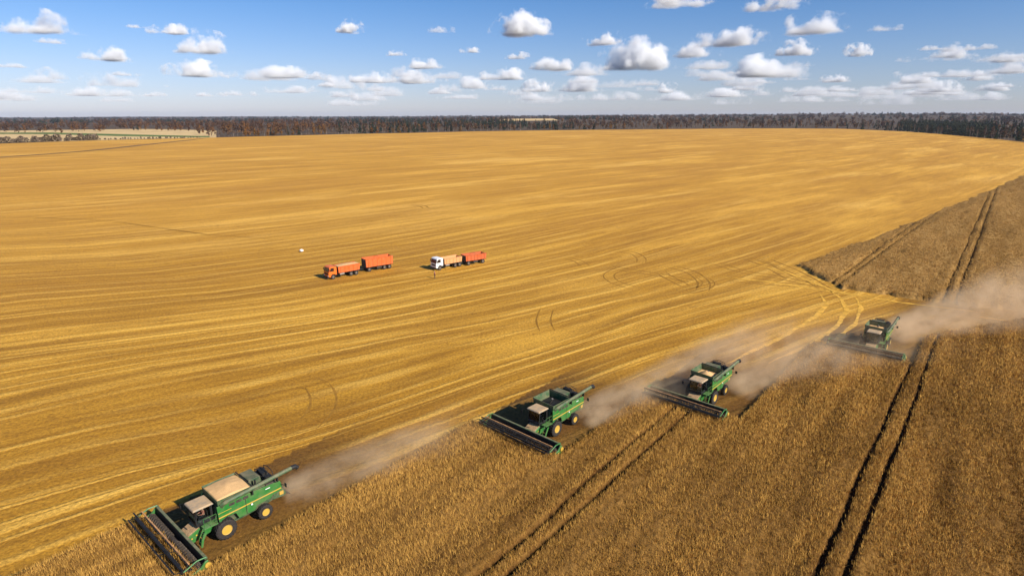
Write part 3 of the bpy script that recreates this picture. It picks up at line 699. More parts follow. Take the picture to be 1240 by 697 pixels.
def make_combine():
    t = empty('combine_harvester')
    # separator body between the wheels
    mb = MB(); mb.prism([(0.35, 1.05), (0.6, 1.9), (0.35, 3.1), (-5.2, 3.05), (-5.6, 1.9), (-4.6, 1.15), (-2.2, 0.85), (-0.6, 0.8)], -1.12, 1.12)
    body = mb.build('body', M['dkgreen'], t, bevel=0.04)
    MB().box(-5.15, -4.1, -1.3, 1.3, 2.0, 3.12).build('rear_hood', M['dark'], body, bevel=0.05)
    for s in (1, -1):
        y0, y1 = (1.48, 1.56) if s > 0 else (-1.56, -1.48)
        prof = [(0.42, 1.62), (0.50, 3.28), (-2.5, 3.24), (-5.35, 3.10), (-5.52, 2.55), (-5.40, 2.12), (-4.55, 2.02), (-4.30, 1.78), (-3.0, 1.72), (-2.75, 1.35), (-1.3, 1.30), (-1.05, 1.92), (-0.3, 2.02), (0.15, 1.85)]
        p = MB().prism(prof, y0, y1).build('side_panel', M['green'], t, bevel=0.015)
        ys = (1.565, 1.575) if s > 0 else (-1.575, -1.565)
        MB().prism([(0.44, 2.09), (0.44, 2.20), (-5.38, 2.40), (-5.40, 2.29)], *ys).build('yellow_stripe', M['yellow'], p)
        MB().prism([(0.44, 2.56), (0.44, 2.60), (-0.72, 2.63), (-0.72, 2.59)], *ys).build('yellow_pinstripe', M['yellow'], p)
        MB().prism([(-1.98, 1.36), (-1.98, 3.23), (-2.03, 3.23), (-2.03, 1.36)], *ys).build('panel_gap', M['black'], p)
        v = MB()
        for j in range(3): v.box(-0.55 - j * 0.62, -1.05 - j * 0.62, ys[0], ys[1] + 0.004 * s, 2.86, 3.12)
        v.build('side_vent', M['dark'], p)
        MB().box(-3.9, -4.35, ys[0], ys[1], 2.86, 2.93).build('maker_plate', M['white'], p)
    MB().box(-2.6, -2.45, 1.57, 1.62, 2.0, 2.14).build('reflector', M['white'], t)
    # grain tank with flared walls
    tk = MB(); lo = (-2.65, 0.30, -1.42, 1.42); hi = (-2.95, 0.62, -1.62, 1.50); d = 0.04
    def wall(a, b, c, e): tk.quad(a, b, c, e)
    Lw = [(lo[0], lo[2], 3.05), (lo[1], lo[2], 3.05), (lo[1], lo[3], 3.05), (lo[0], lo[3], 3.05)]
    Hi = [(hi[0] + 0.3, hi[2], 3.92), (hi[1] - 0.25, hi[2], 3.92), (hi[1] - 0.25, hi[3], 3.80), (hi[0] + 0.3, hi[3], 3.80)]
    for j in range(4):
        a, b = Lw[j], Lw[(j + 1) % 4]; c, e = Hi[(j + 1) % 4], Hi[j]
        cen = Vector((-1.2, 0, 0))
        def inn(p): q = Vector(p); dd = (Vector((cen.x, cen.y, q.z)) - q).normalized() * 0.05; return q + dd
        o_ = [Vector(a), Vector(b), Vector(c), Vector(e)]; i_ = [inn(p) for p in o_]
        vo = [tk.bm.verts.new(p) for p in o_]; vi = [tk.bm.verts.new(p) for p in i_]
        tk.bm.faces.new(vo); tk.bm.faces.new(vi[::-1])
        for m in range(4): tk.bm.faces.new((vo[m], vi[m], vi[(m + 1) % 4], vo[(m + 1) % 4]))
    tank = tk.build('grain_tank', M['green_top'], t)
    fl = MB().box(lo[0] + 0.05, lo[1] - 0.05, lo[2] + 0.05, lo[3] - 0.05, 3.02, 3.10).build('tank_floor', M['black'], tank)
    MB().tube([(-1.2, -0.3, 3.1), (-1.2, 0.1, 3.75)], 0.13, 8).build('filling_auger', M['steel'], tank, True)
    MB().tube([(-2.72, -1.55, 3.95), (-2.72, 1.40, 3.85)], 0.06, 6).build('tank_rail', M['black'], tank)
    # engine deck
    MB().box(-4.15, -2.85, -1.45, 0.55, 3.05, 3.78, (-4.05, -2.95, -1.40, 0.45)).build('engine_cover', M['dkgreen'], t, bevel=0.04)
    en = MB().box(-5.1, -4.25, -1.2, 1.15, 3.05, 3.42).box(-4.9, -4.4, -0.9, 0.2, 3.42, 3.75)
    en.tube([(-3.3, 0.95, 3.1), (-3.3, 0.95, 3.9)], 0.09, 8).tube([(-4.5, 0.8, 3.2), (-4.5, 0.8, 3.7)], 0.22, 10)
    en.tube([(-2.95, 0.6, 3.25), (-4.1, 1.2, 3.3)], 0.12, 8)
    en.build('engine', M['black'], t)
    hp = MB()
    for x in (-4.3, -4.75, -5.2): hp.tube([(x, -1.25, 3.1), (x, -1.1, 3.75), (x, -0.3, 3.95), (x, 0.5, 3.75), (x, 0.75, 3.1)], 0.035, 6)
    hp.build('engine_guard', M['black'], t)
    # cab
    cb = MB().box(0.62, 2.05, -0.86, 0.86, 1.75, 2.05)
    cb.box(0.62, 0.72, -0.86, 0.86, 2.05, 3.32)
    for x, y in ((2.0, 0.80), (2.0, -0.80), (0.75, 0.80), (0.75, -0.80)): cb.tube([(x + (0.05 if x > 1 else 0), y, 2.0), (x - (0.10 if x > 1 else 0), y, 3.35)], 0.055, 6)
    cb.box(1.00, 1.45, 0.02, 0.52, 2.05, 2.24).box(0.88, 1.00, 0.02, 0.52, 2.05, 2.75)
    cab = cb.build('cab', M['black'], t)
    MB().box(0.45, 2.25, -0.98, 0.98, 3.34, 3.50, (0.55, 2.15, -0.90, 0.90)).build('cab_roof', M['roof'], cab, bevel=0.05)
    MB().prism([(2.06, 2.05), (1.90, 3.33), (1.92, 3.33), (2.08, 2.05)], -0.76, 0.76).build('windscreen', M['glass'], cab)
    for s in (1, -1): MB().prism([(0.80, 2.05), (0.80, 3.33), (1.88, 3.33), (2.0, 2.05)], s * 0.80, s * 0.81).build('side_window', M['glass'], cab)
    MB().tube([(1.85, 0.27, 2.05), (1.78, 0.27, 2.52)], 0.035, 6).tube([(1.78, 0.07, 2.54), (1.66, 0.27, 2.60), (1.78, 0.47, 2.54)], 0.02, 5).build('steering_column', M['black'], cab)
    for s in (1, -1):
        m = MB().tube([(1.95, s * 0.9, 3.25), (2.35, s * 1.55, 3.2), (2.35, s * 1.6, 2.9)], 0.022, 5).box(2.30, 2.36, s * 1.6 - 0.13, s * 1.6 + 0.13, 2.6, 3.0); m.build('mirror', M['black'], cab)
    # platform, rail and ladder on the left
    MB().box(0.55, 1.75, 0.9, 1.62, 1.72, 1.80).build('platform', M['green'], t, bevel=0.01)
    ra = MB()
    for x in (0.62, 1.15, 1.7): ra.tube([(x, 1.58, 1.8), (x, 1.58, 2.75)], 0.022, 5)
    ra.tube([(0.62, 1.58, 2.75), (1.7, 1.58, 2.75)], 0.022, 5).tube([(0.62, 1.58, 2.3), (1.7, 1.58, 2.3)], 0.018, 5)
    ra.build('handrail', M['green'], t)
    ld = MB()
    for y in (1.42, 1.88): ld.prism([(1.55, 1.78), (1.80, 1.82), (2.18, 1.1), (2.30, 0.42), (2.14, 0.42), (1.98, 1.05)], y - 0.025, y + 0.025)
    ladder = ld.build('ladder', M['green'], t)
    for x, z in ((1.80, 1.5), (2.0, 1.16), (2.12, 0.82), (2.18, 0.50)): MB().box(x - 0.10, x + 0.12, 1.446, 1.854, z - 0.02, z + 0.02).build('step', M['yellow'] if z in (0.5, 1.16) else M['green'], ladder)
    # wheels and axles
    MB().box(-0.25, 0.25, -1.2, 1.2, 0.72, 1.15).box(-3.8, -3.5, -1.25, 1.25, 0.62, 0.92).build('axle', M['dkgreen'], t, bevel=0.03)
    for s in (1, -1):
        wheel('front_wheel', 0, s * 1.52, 0.93, 0.74, 0.47, t, s, M['rubber'], M['yellow'])
        wheel('rear_wheel', -3.65, s * 1.48, 0.70, 0.50, 0.36, t, s, M['rubber'], M['yellow'], 18)
        MB().prism([(-0.15, 1.05), (0.30, 1.78), (0.55, 1.70), (0.25, 1.0)], s * 1.12, s * 1.14).build('side_shield', M['green'], t)
    # rear: straw chopper, lights on arms
    ch = MB().prism([(-4.7, 1.2), (-4.9, 1.95), (-5.75, 1.95), (-6.05, 1.35), (-5.9, 1.1)], -1.15, 1.15).build('straw_chopper', M['green_top'], t, bevel=0.03)
    MB().box(-5.75, -5.35, 1.16, 1.22, 1.4, 1.75).build('chopper_guard', M['yellow'], ch)
    MB().prism([(-5.9, 1.32), (-6.5, 0.95), (-6.48, 0.91), (-5.9, 1.2)], -1.05, 1.05).build('spreader', M['dark'], ch)
    for s in (1, -1):
        a = MB().tube([(-5.35, s * 1.5, 2.75), (-5.6, s * 2.05, 2.7)], 0.025, 5).build('light_arm', M['black'], t)
        MB().box(-5.66, -5.58, s * 2.05 - 0.13, s * 2.05 + 0.13, 2.55, 2.9).build('tail_light', M['black'], a)
    MB().box(-5.56, -5.50, -1.0, 1.0, 2.45, 2.6).build('tail_reflector', M['red'], t)
    # unloading auger folded back along the left side
    au = MB().tube([(0.05, 1.30, 2.9), (0.05, 1.55, 3.30), (-0.25, 1.72, 3.52), (-0.9, 1.76, 3.58), (-6.55, 1.80, 4.02)], 0.19, 12).build('unloading_auger', M['green_top'], t, True)
    MB().tube([(-6.45, 1.80, 4.02), (-6.85, 1.80, 4.02), (-7.05, 1.80, 3.80)], 0.22, 10).build('spout', M['black'], au, True)
    for x, z in ((-2.6, 3.62), (-5.0, 3.80)): MB().box(x - 0.05, x + 0.05, 1.6, 1.9, z - 0.5, z - 0.12).build('auger_bracket', M['black'], au)
    # feeder house
    fh = MB().prism([(0.55, 1.15), (0.60, 1.95), (1.15, 1.85), (3.0, 1.12), (3.0, 0.32), (1.0, 0.72)], -0.78, 0.78).build('feeder_house', M['green'], t, bevel=0.03)
    MB().prism([(1.3, 1.800), (1.35, 1.86), (2.0, 1.64), (2.9, 1.24), (2.95, 1.15)], -0.66, 0.70).build('chaff', M['chaff'], fh)
    for x, z in ((1.75, 1.25), (2.15, 1.06), (2.55, 0.9)): MB().box(x - 0.06, x + 0.06, 0.782, 0.80, z - 0.06, z + 0.06).build('guard_mark', M['yellow'], fh)
    # header
    HW = 5.25
    hd = MB().prism([(2.95, 0.30), (2.95, 1.22), (3.06, 1.22), (3.16, 0.42), (4.35, 0.16), (4.42, 0.10), (3.05, 0.16)], -HW, HW).build('header', M['black'], t)
    MB().box(2.86, 3.10, -HW, HW, 1.222, 1.38).build('header_beam', M['green_top'], hd, bevel=0.02)
    MB().box(4.42, 4.52, -HW, HW, 0.11, 0.14).build('knife_bar', M['steel'], hd)
    ag = MB().tube([(3.55, -HW + 0.05, 0.62), (3.55, HW - 0.05, 0.62)], 0.22, 12)
    for s in (-1, 1):
        n = 120
        for i in range(n):
            y0 = s * (0.6 + (HW - 0.7) * i / n); y1 = s * (0.6 + (HW - 0.7) * (i + 1) / n); a0 = i * 0.62; a1 = (i + 1) * 0.62
            ag.quad((3.55 + 0.2 * math.cos(a0), y0, 0.62 + 0.2 * math.sin(a0)), (3.55 + 0.33 * math.cos(a0), y0, 0.62 + 0.33 * math.sin(a0)),
                    (3.55 + 0.33 * math.cos(a1), y1, 0.62 + 0.33 * math.sin(a1)), (3.55 + 0.2 * math.cos(a1), y1, 0.62 + 0.2 * math.sin(a1)))
    ag.build('header_auger', M['dark'], hd)
    r2 = random.Random(4); st = MB()
    for j in range(420):
        x = r2.uniform(3.85, 4.62); y = r2.uniform(-4.9, 4.9) if j % 2 else r2.uniform(0.6, 3.8); z = 0.40 + 0.12 * r2.random() - 0.10 * (x - 3.2); a = r2.uniform(0, 6.28); l = r2.uniform(0.18, 0.42); w = 0.07
        p = Vector((x, y, z)); q = Vector((math.cos(a) * l, math.sin(a) * l, r2.uniform(-0.05, 0.15))); n_ = Vector((-math.sin(a) * w, math.cos(a) * w, 0))
        st.quad(p - q - n_, p - q + n_, p + q + n_, p + q - n_)
    st.build('cut_straw', M['straw'], hd)
    heap(hd, 3.88, 4.42, -2.6, 3.9, 0.34, 0.52, 4.1, 1.2, 0.8, M['straw'], 31, 'straw_mat')
    rl = MB().tube([(4.75, -HW + 0.12, 1.02), (4.75, HW - 0.12, 1.02)], 0.13, 10)
    ry, rz_, rr = 4.75, 1.02, 0.68
    for y in (-HW + 0.15, -1.75, 1.75, HW - 0.15):
        for j in range(6):
            a = math.pi / 3 * j + 0.3; rl.tube([(ry, y, rz_), (ry + rr * math.cos(a), y, rz_ + rr * math.sin(a))], 0.03, 5)
    reel = rl.build('reel', M['black'], hd)
    for j in range(6):
        a = math.pi / 3 * j + 0.3; cx, cz = ry + rr * math.cos(a), rz_ + rr * math.sin(a)
        b = MB().tube([(cx, -HW + 0.12, cz), (cx, HW - 0.12, cz)], 0.045, 6)
        for i in range(64):
            y = -HW + 0.2 + (2 * HW - 0.4) * i / 63; b.quad((cx, y - 0.045, cz), (cx, y + 0.045, cz), (cx - 0.10, y + 0.025, cz - 0.36), (cx - 0.10, y - 0.025, cz - 0.36))
        None
        b.box(cx - 0.055, cx + 0.055, -HW + 0.13, HW - 0.13, cz - 0.03, cz + 0.03)
        b.build('reel_bat', M['rust_metal'] if j == 2 else M['black'], reel)
    for s in (1, -1):
        y0, y1 = s * (HW + 0.003), s * (HW + 0.16)
        dv = MB().prism([(2.88, 0.22), (2.88, 1.20), (3.15, 1.15), (3.5, 0.78), (4.5, 0.52), (5.45, 0.24), (5.75, 0.08), (4.3, 0.08)], min(y0, y1), max(y0, y1)).build('crop_divider', M['green'], hd, bevel=0.03)
        MB().prism([(3.3, 0.42), (3.3, 0.54), (4.9, 0.32), (4.9, 0.24)], s * (HW + 0.162), s * (HW + 0.175)).build('divider_stripe', M['yellow'], dv)
        MB().tube([(2.95, s * (HW - 0.05), 1.40), (3.7, s * (HW - 0.05), 1.45), (4.75, s * (HW - 0.05), 1.04)], 0.06, 6).build('reel_arm', M['green'], hd)
        if s > 0: MB().lathe([(0.17, 0.24), (0.26, 0.24), (0.26, 0.05)], 2.98, HW, 0.80, 18).build('drive_pulley', M['yellow'], dv, True)
    hd.location.y = -0.55
    return t, tank
M['rust_metal'] = plain('rusty_reel_metal', (0.46, 0.24, 0.10), 0.85, var=0.35, scale=3.0)

CMB = [  # front-left wheel foot on the ground, heading of the rows behind it
    ((-25.18, 46.80), 41.5, 'nearest green combine harvester with its grain tank full, cutting at the lower left', 'full'),
    ((5.07, 64.89), 43.0, 'second nearest green combine harvester with an empty grain tank, cutting above the middle', 'empty'),
    ((25.95, 73.05), 42.5, 'third green combine harvester with a small heap of grain in its open tank', 'heap'),
    ((58.65, 91.20), 40.5, 'farthest green combine harvester half hidden in dust near the tramline', 'low')]
proto, ptank = make_combine()
combines = []
src = proto
for i, (p, az, lab, st) in enumerate(CMB):
    o = proto if i == 0 else copy_tree(proto)
    a = R(az); fx, fy = -math.sin(a), -math.cos(a); lx, ly = -fy, fx
    o.location = (p[0] - lx * 1.62, p[1] - ly * 1.62, 0.0); o.rotation_euler = (0, 0, math.atan2(fy, fx))
    tag(o, lab, 'combine harvester', 'combine harvesters working in echelon')
    combines.append(o)
for o, (_, _, _, st) in zip(combines, CMB):
    tk = [c for c in o.children if c.name.startswith('grain_tank')][0]
    if st == 'full': heap(tk, -2.60, 0.30, -1.50, 1.40, 3.74, 4.12, -1.1, 0.0, 0.75, M['grain'], 3)
    elif st == 'heap': heap(tk, -2.55, 0.25, -1.42, 1.36, 3.20, 3.85, -1.15, -0.1, 0.36, M['grain'], 5)
    elif st == 'low': heap(tk, -2.5, 0.2, -1.40, 1.34, 3.22, 3.5, -1.15, -0.1, 0.5, M['grain'], 7)

# ------------------------------------------------------------------ grain trucks and trailers (x forward, origin under the middle)
def road_wheel(x, y, r, w, parent, side):
    mb = MB(); hw = w / 2
    mb.lathe([(-hw, r * 0.55), (-hw, r * 0.92), (-hw * 0.7, r), (hw * 0.7, r), (hw, r * 0.92), (hw, r * 0.55)], 0, 0, 0, 24, False)
    o = mb.build('wheel', M['rubber'], parent, True); o.location = (x, y, r)
    s = side; MB().lathe([(s * hw * 0.9, r * 0.56), (s * hw * 0.98, r * 0.5), (s * hw * 0.4, r * 0.42), (s * hw * 0.5, r * 0.15)], 0, 0, 0, 18).build('rim', M['steel'], o, True)
def dump_body(parent, x0, x1, z0, z1, hw, fl, mat, ribs, name='dump_body'):
    """open box with slightly flared ribbed sides"""
    mb = MB(); th = 0.06
    mb.box(x0, x1, -hw, hw, z0, z0 + 0.1)
    for s in (1, -1):
        a, b = s * hw, s * (hw + fl)
        mb.box(x0, x1, min(a, a - s * th), max(a, a - s * th), z0 + 0.102, z1, (x0 - 0.1, x1 + 0.12, min(b, b - s * th), max(b, b - s * th)))
        for j in range(ribs):
            x = x0 + (x1 - x0) * (j + 0.5) / ribs
            mb.box(x - 0.05, x + 0.05, min(a + s * 0.003, a + s * 0.07), max(a + s * 0.003, a + s * 0.07), z0 + 0.05, z1 - 0.03, (x - 0.05, x + 0.05, min(b + s * 0.003, b + s * 0.07), max(b + s * 0.003, b + s * 0.07)))
        mb.box(x0 - 0.1, x1 + 0.12, min(b - s * 0.09, b + s * 0.09), max(b - s * 0.09, b + s * 0.09), z1 + 0.002, z1 + 0.09)
    mb.box(x1 - 0.06, x1, -hw + th + 0.004, hw - th - 0.004, z0 + 0.102, z1, (x1 + 0.06, x1 + 0.12, -hw - fl + th + 0.004, hw + fl - th - 0.004))
    mb.box(x0, x0 + 0.06, -hw + th + 0.004, hw - th - 0.004, z0 + 0.102, z1 - 0.05, (x0 - 0.1, x0 - 0.04, -hw - fl + th + 0.004, hw + fl - th - 0.004))
    return mb.build(name, mat, parent)
def make_truck(cab_m, body_m, blen, btop, load, label):
    t = empty('grain_truck')
    MB().box(-3.9, 3.7, -0.48, 0.48, 0.72, 0.98).box(-3.3, 1.0, -0.6, 0.6, 0.98, 1.12).build('chassis', M['dark'], t)
    c = MB().prism([(1.95, 0.95), (1.95, 2.78), (2.15, 2.92), (3.50, 2.90), (3.72, 2.70), (3.93, 1.78), (3.98, 0.62), (3.45, 0.55), (3.35, 0.98), (3.05, 1.18), (2.6, 1.18), (2.3, 0.95)], -1.22, 1.22).build('cab', cab_m, t, bevel=0.05)
    MB().prism([(3.955, 1.80), (3.735, 2.69), (3.765, 2.69), (3.985, 1.80)], -1.08, 1.08).build('windscreen', M['wglass'], c)
    for s in (1, -1):
        MB().prism([(2.62, 1.85), (2.62, 2.62), (3.42, 2.62), (3.66, 1.85)], min(s * 1.222, s * 1.235), max(s * 1.222, s * 1.235)).build('side_window', M['wglass'], c)
        MB().tube([(3.6, s * 1.2, 2.6), (3.85, s * 1.42, 2.5)], 0.02, 5).box(3.80, 3.88, s * 1.44 - 0.1, s * 1.44 + 0.1, 1.95, 2.5).build('mirror', M['black'], c)
        MB().box(3.985, 4.03, s * 0.9 - 0.17, s * 0.9 + 0.17, 0.78, 0.98).build('headlight', M['white'], c)
    MB().box(3.90, 4.06, -1.22, 1.22, 0.42, 0.70).build('bumper', M['dark'], c, bevel=0.03)
    MB().box(3.984, 4.00, -0.75, 0.75, 1.10, 1.45).build('grille', M['black'], c)
    x1 = 1.45; x0 = x1 - blen
    b = dump_body(t, x0, x1, 1.18, btop, 1.16, 0.07, body_m, 5)
    MB().prism([(1.46, 1.25), (1.60, btop - 0.02), (1.75, btop + 0.12), (1.62, btop + 0.13), (1.48, btop)], -1.0, 1.0).build('headboard', M['dark'], b)
    if load == 'full': heap(b, x0 - 0.02, x1 + 0.04, -1.13, 1.13, btop - 0.04, btop + 0.28, (x0 + x1) / 2, 0, 0.75, M['grain'], 21)
    elif load: heap(b, x0 + 0.08, x1 - 0.06, -1.06, 1.06, btop - 0.50, btop - 0.1, x1 - 1.0, 0, 0.6, M['grain'], 22)
    MB().tube([(1.2, 0.95, 0.85), (0.1, 0.95, 0.85)], 0.29, 12).build('fuel_tank', M['steel'], t, True)
    MB().box(0.2, 1.1, -1.1, -0.6, 0.6, 1.05).build('battery_box', M['dark'], t)
    for s in (1, -1):
        road_wheel(2.85, s * 1.02, 0.52, 0.32, t, s); road_wheel(-1.65, s * 0.93, 0.52, 0.54, t, s); road_wheel(-2.95, s * 0.93, 0.52, 0.54, t, s)
        MB().box(-3.75, -0.9, s * 0.95 - 0.25, s * 0.95 + 0.25, 1.10, 1.15).build('mudguard', M['black'], t)
    tag(t, label, 'truck'); return t
def make_trailer(body_m, blen, zf, ztop, rear_axles, label, front_m, load=False):
    t = empty('grain_trailer'); h = blen / 2
    MB().box(-h, h, -0.45, 0.45, 0.78, 1.0).build('chassis', M['dark'], t)
    MB().tube([(h - 0.6, 0.4, 0.72), (h + 1.3, 0.03, 0.68)], 0.05, 6).tube([(h - 0.6, -0.4, 0.72), (h + 1.3, -0.03, 0.68)], 0.05, 6).build('drawbar', M['black'], t)
    b = dump_body(t, -h, h, zf, ztop, 1.17, 0.06, body_m, 6, 'cargo_body')
    MB().box(h + 0.125, h + 0.17, -1.1, 1.1, zf + 0.1, ztop - 0.15).build('headboard', front_m, b)  # front face's shade put into its dark colour
    MB().tube([(0.1, -1.2, ztop + 0.05), (0.1, -0.7, ztop + 0.28), (0.1, 0.7, ztop + 0.28), (0.1, 1.2, ztop + 0.05)], 0.04, 6).build('cross_brace', M['red_b'], b)
    ld = MB().tube([(h + 0.25, 0.35, zf), (h + 0.25, 0.35, ztop)], 0.025, 5).tube([(h + 0.25, 0.75, zf), (h + 0.25, 0.75, ztop)], 0.025, 5)
    for j in range(6): z = zf + 0.1 + (ztop - zf - 0.2) * j / 5; ld.tube([(h + 0.25, 0.35, z), (h + 0.25, 0.75, z)], 0.02, 5)
    ld.build('ladder', M['steel'], b)
    xs = [h - 0.75] + [-h + 0.9 + 1.3 * j for j in range(rear_axles)]
    for x in xs:
        MB().box(x - 0.1, x + 0.1, -0.8, 0.8, 0.42, 0.62).build('axle', M['black'], t)
        for s in (1, -1): road_wheel(x, s * 0.92, 0.52, 0.52, t, s)
    MB().box(-0.6, 0.7, 0.55, 1.0, 0.5, 0.95).build('tool_box', M['dark'], t)
    for s in (1, -1): MB().box(-h - 0.14, -h - 0.11, s * 0.95 - 0.15, s * 0.95 + 0.15, 0.9, 1.02).build('tail_light', M['red'], t)
    tag(t, label, 'trailer'); return t
def put(o, p, az):
    a = R(az); o.location = (p[0], p[1], 0.0); o.rotation_euler = (0, 0, math.atan2(-math.cos(a), -math.sin(a)))
def mid(a, b): return ((a[0] + b[0]) / 2, (a[1] + b[1]) / 2)
TRK = 'trucks waiting on the stubble'; TRL = 'trailers hitched to the waiting trucks'
ta = make_truck(M['orange'], M['orange_b'], 5.3, 2.62, 'full', 'orange grain truck with an orange cab and a heaped load'); ta['group'] = TRK
tb = make_truck(M['white'], M['tan_b'], 5.0, 2.45, 'half', 'white cabbed grain truck with a faded tan body'); tb['group'] = TRK
la = make_trailer(M['orange_b'], 6.9, 1.12, 3.05, 2, 'tall bright orange empty trailer behind the orange truck', M['dark']); la['group'] = TRL
lb = make_trailer(M['red_b'], 5.8, 1.10, 2.50, 1, 'low red orange trailer behind the white cabbed truck', M['dark']); lb['group'] = TRL
def put_by_wheel(o, foot, az, lx, ly):
    a = R(az); fx, fy = -math.sin(a), -math.cos(a); wx, wy = -fy, fx
    o.location = (foot[0] - lx * fx - ly * wx, foot[1] - lx * fy - ly * wy, 0.0); o.rotation_euler = (0, 0, math.atan2(fy, fx))
put_by_wheel(ta, un(404, 338), 47.5, 2.85, 1.18)
put_by_wheel(la, un(472, 325), 52.5, -2.55, 1.18)
put_by_wheel(tb, un(533, 327), 50.0, 2.85, 1.18)
put_by_wheel(lb, un(585, 318.6), 55.0, -2.0, 1.18)

# ------------------------------------------------------------------ people
def skin(chains, name, mat, parent=None, sub=2):
    """chains: lists of (point, radius); the chains share joints that have the same point; one smooth tapering surface"""
    vs, rs, es, ix = [], [], [], {}
    for ch in chains:
        prev = None
        for p, r in ch:
            key = tuple(round(c, 4) for c in p)
            if key not in ix: ix[key] = len(vs); vs.append(p); rs.append(r)
            k_ = ix[key]
            if prev is not None and prev != k_: es.append((prev, k_))
            prev = k_
    me = bpy.data.meshes.new(name); me.from_pydata(vs, es, []); o = bpy.data.objects.new(name, me); COL.objects.link(o)
    md = o.modifiers.new('s', 'SKIN')
    for i, sv in enumerate(me.skin_vertices[0].data): sv.radius = (rs[i], rs[i]); sv.use_root = i == 0
    m2 = o.modifiers.new('u', 'SUBSURF'); m2.levels = sub; m2.render_levels = sub
    bpy.context.view_layer.update()
    ev = o.evaluated_get(bpy.context.evaluated_depsgraph_get()); nm = bpy.data.meshes.new_from_object(ev)
    o.modifiers.clear(); o.data = nm; bpy.data.meshes.remove(me); nm.materials.clear(); nm.materials.append(mat)
    for p in nm.polygons: p.use_smooth = True
    if parent: o.parent = parent
    return o
def finger_chains(w, d, side):
    """palm and five fingers hanging from the wrist w, pointing along d"""
    w = Vector(w); d = Vector(d).normalized(); a = d.cross(Vector((0, 1, 0))).normalized() if abs(d.y) < 0.9 else Vector((1, 0, 0)); out = []
    palm = w + d * 0.07; n = d.cross(a)
    for k_, (o_, l) in enumerate(((-0.030, 0.072), (-0.010, 0.082), (0.010, 0.076), (0.030, 0.060))):
        b = palm + a * o_; m = b + d * l * 0.55 + n * 0.008 * side; e = b + d * l * 0.95 + n * 0.026 * side
        out.append([(tuple(palm), 0.024), (tuple(b + d * 0.02), 0.011), (tuple(m), 0.009), (tuple(e), 0.008)])
    out.append([(tuple(w + d * 0.025), 0.022), (tuple(w + d * 0.045 + a * -0.035), 0.012), (tuple(w + d * 0.085 + a * -0.055), 0.010)])
    return palm, out
def make_person(label, pose, shirt, hat, group=None):
    t = empty('person')
    sit = pose == 'sit'
    hip = Vector((0, 0, 0.93 if not sit else 0.50)); ch = hip + Vector((0.02, 0, 0.30)); nk = ch + Vector((0.0, 0, 0.25)); hd = nk + Vector((0.03, 0, 0.17))
    B = [[(tuple(hip), 0.135), (tuple(hip + Vector((0.01, 0, 0.15))), 0.125), (tuple(ch), 0.145), (tuple(nk - Vector((0, 0, 0.05))), 0.10), (tuple(nk), 0.058), (tuple(nk + Vector((0.01, 0, 0.06))), 0.055)]]
    J = [[(tuple(hip + Vector((0, 0, 0.04))), 0.150), (tuple(hip + Vector((0.01, 0, 0.15))), 0.142), (tuple(ch), 0.162), (tuple(nk - Vector((0, 0, 0.045))), 0.112)]]
    T = []; palms = []
    for s in (1, -1):
        sh = ch + Vector((0, s * 0.19, 0.14)); top = nk - Vector((0, 0, 0.05))
        if sit: el = sh + Vector((0.14, s * 0.06, -0.24)); wr = el + Vector((0.22, -s * 0.10, 0.02))
        else: el = sh + Vector((-0.02, s * 0.06, -0.28)); wr = el + Vector((0.06 if s > 0 else 0.02, s * 0.02, -0.25))
        B.append([(tuple(top), 0.10), (tuple(sh), 0.062), (tuple(el), 0.045), (tuple(wr), 0.032)])
        J.append([(tuple(nk - Vector((0, 0, 0.045))), 0.112), (tuple(sh), 0.078), (tuple(el), 0.060), (tuple(wr - (wr - el) * 0.08), 0.048)])
        pm, fc = finger_chains(wr, wr - el, s); B.append([(tuple(wr), 0.032), (tuple(pm), 0.024)]); B += fc
        hj = hip + Vector((0, s * 0.10, -0.06))
        if sit: kn = hj + Vector((0.43, s * 0.04, 0.02)); an = kn + Vector((0.06, 0, -0.40))
        else: kn = hj + Vector((0.04 * s, s * 0.03, -0.41)); an = kn + Vector((-0.02 - 0.02 * s, s * 0.01, -0.39))
        toe = an + Vector((0.17, s * 0.02, -0.045)); heel = an + Vector((-0.05, 0, -0.03))
        leg = [(tuple(hj), 0.095), (tuple(kn), 0.062), (tuple(an), 0.042)]
        B.append([(tuple(hip), 0.135)] + leg); B.append([(tuple(an), 0.042), (tuple(toe), 0.036)])
        T.append([(tuple(hip + Vector((0, 0, 0.02))), 0.152), (tuple(hj), 0.108), (tuple(kn), 0.078), (tuple(an + Vector((0, 0, 0.03))), 0.064)])
    b = skin(B, 'body', M['skin'], t, 1)
    # head with nose, brow, mouth and ears joined on the neck
    bm = bmesh.new(); bmesh.ops.create_icosphere(bm, subdivisions=3, radius=1.0)
    for v in bm.verts:
        x, y, z = v.co; jaw = 1.0 - 0.28 * max(0, -z) ; fx = 0.098 * x * (jaw if x > 0 else 0.95)
        v.co = Vector((fx, 0.076 * y * jaw, 0.122 * z))
        if x > 0.75: v.co.x += 0.026 * math.exp(-(y / 0.16) ** 2) * math.exp(-((z + 0.12) / 0.20) ** 2) - 0.010 * math.exp(-((abs(y) - 0.38) / 0.16) ** 2) * math.exp(-((z - 0.06) / 0.14) ** 2) + 0.006 * math.exp(-((z + 0.50) / 0.08) ** 2) * math.exp(-(y / 0.3) ** 2)
        if abs(y) > 0.86 and abs(z) < 0.36: v.co.y *= 1.16
        v.co += hd
    bm2 = bmesh.new(); bm2.from_mesh(b.data); me = bpy.data.meshes.new('head'); bm.to_mesh(me); bm.free(); bm2.from_mesh(me); bm2.to_mesh(b.data); bm2.free(); bpy.data.meshes.remove(me)
    for p in b.data.polygons: p.use_smooth = True
    skin(J, 'shirt', M[shirt], t, 1); skin(T, 'trousers', M['trouser'], t, 1)
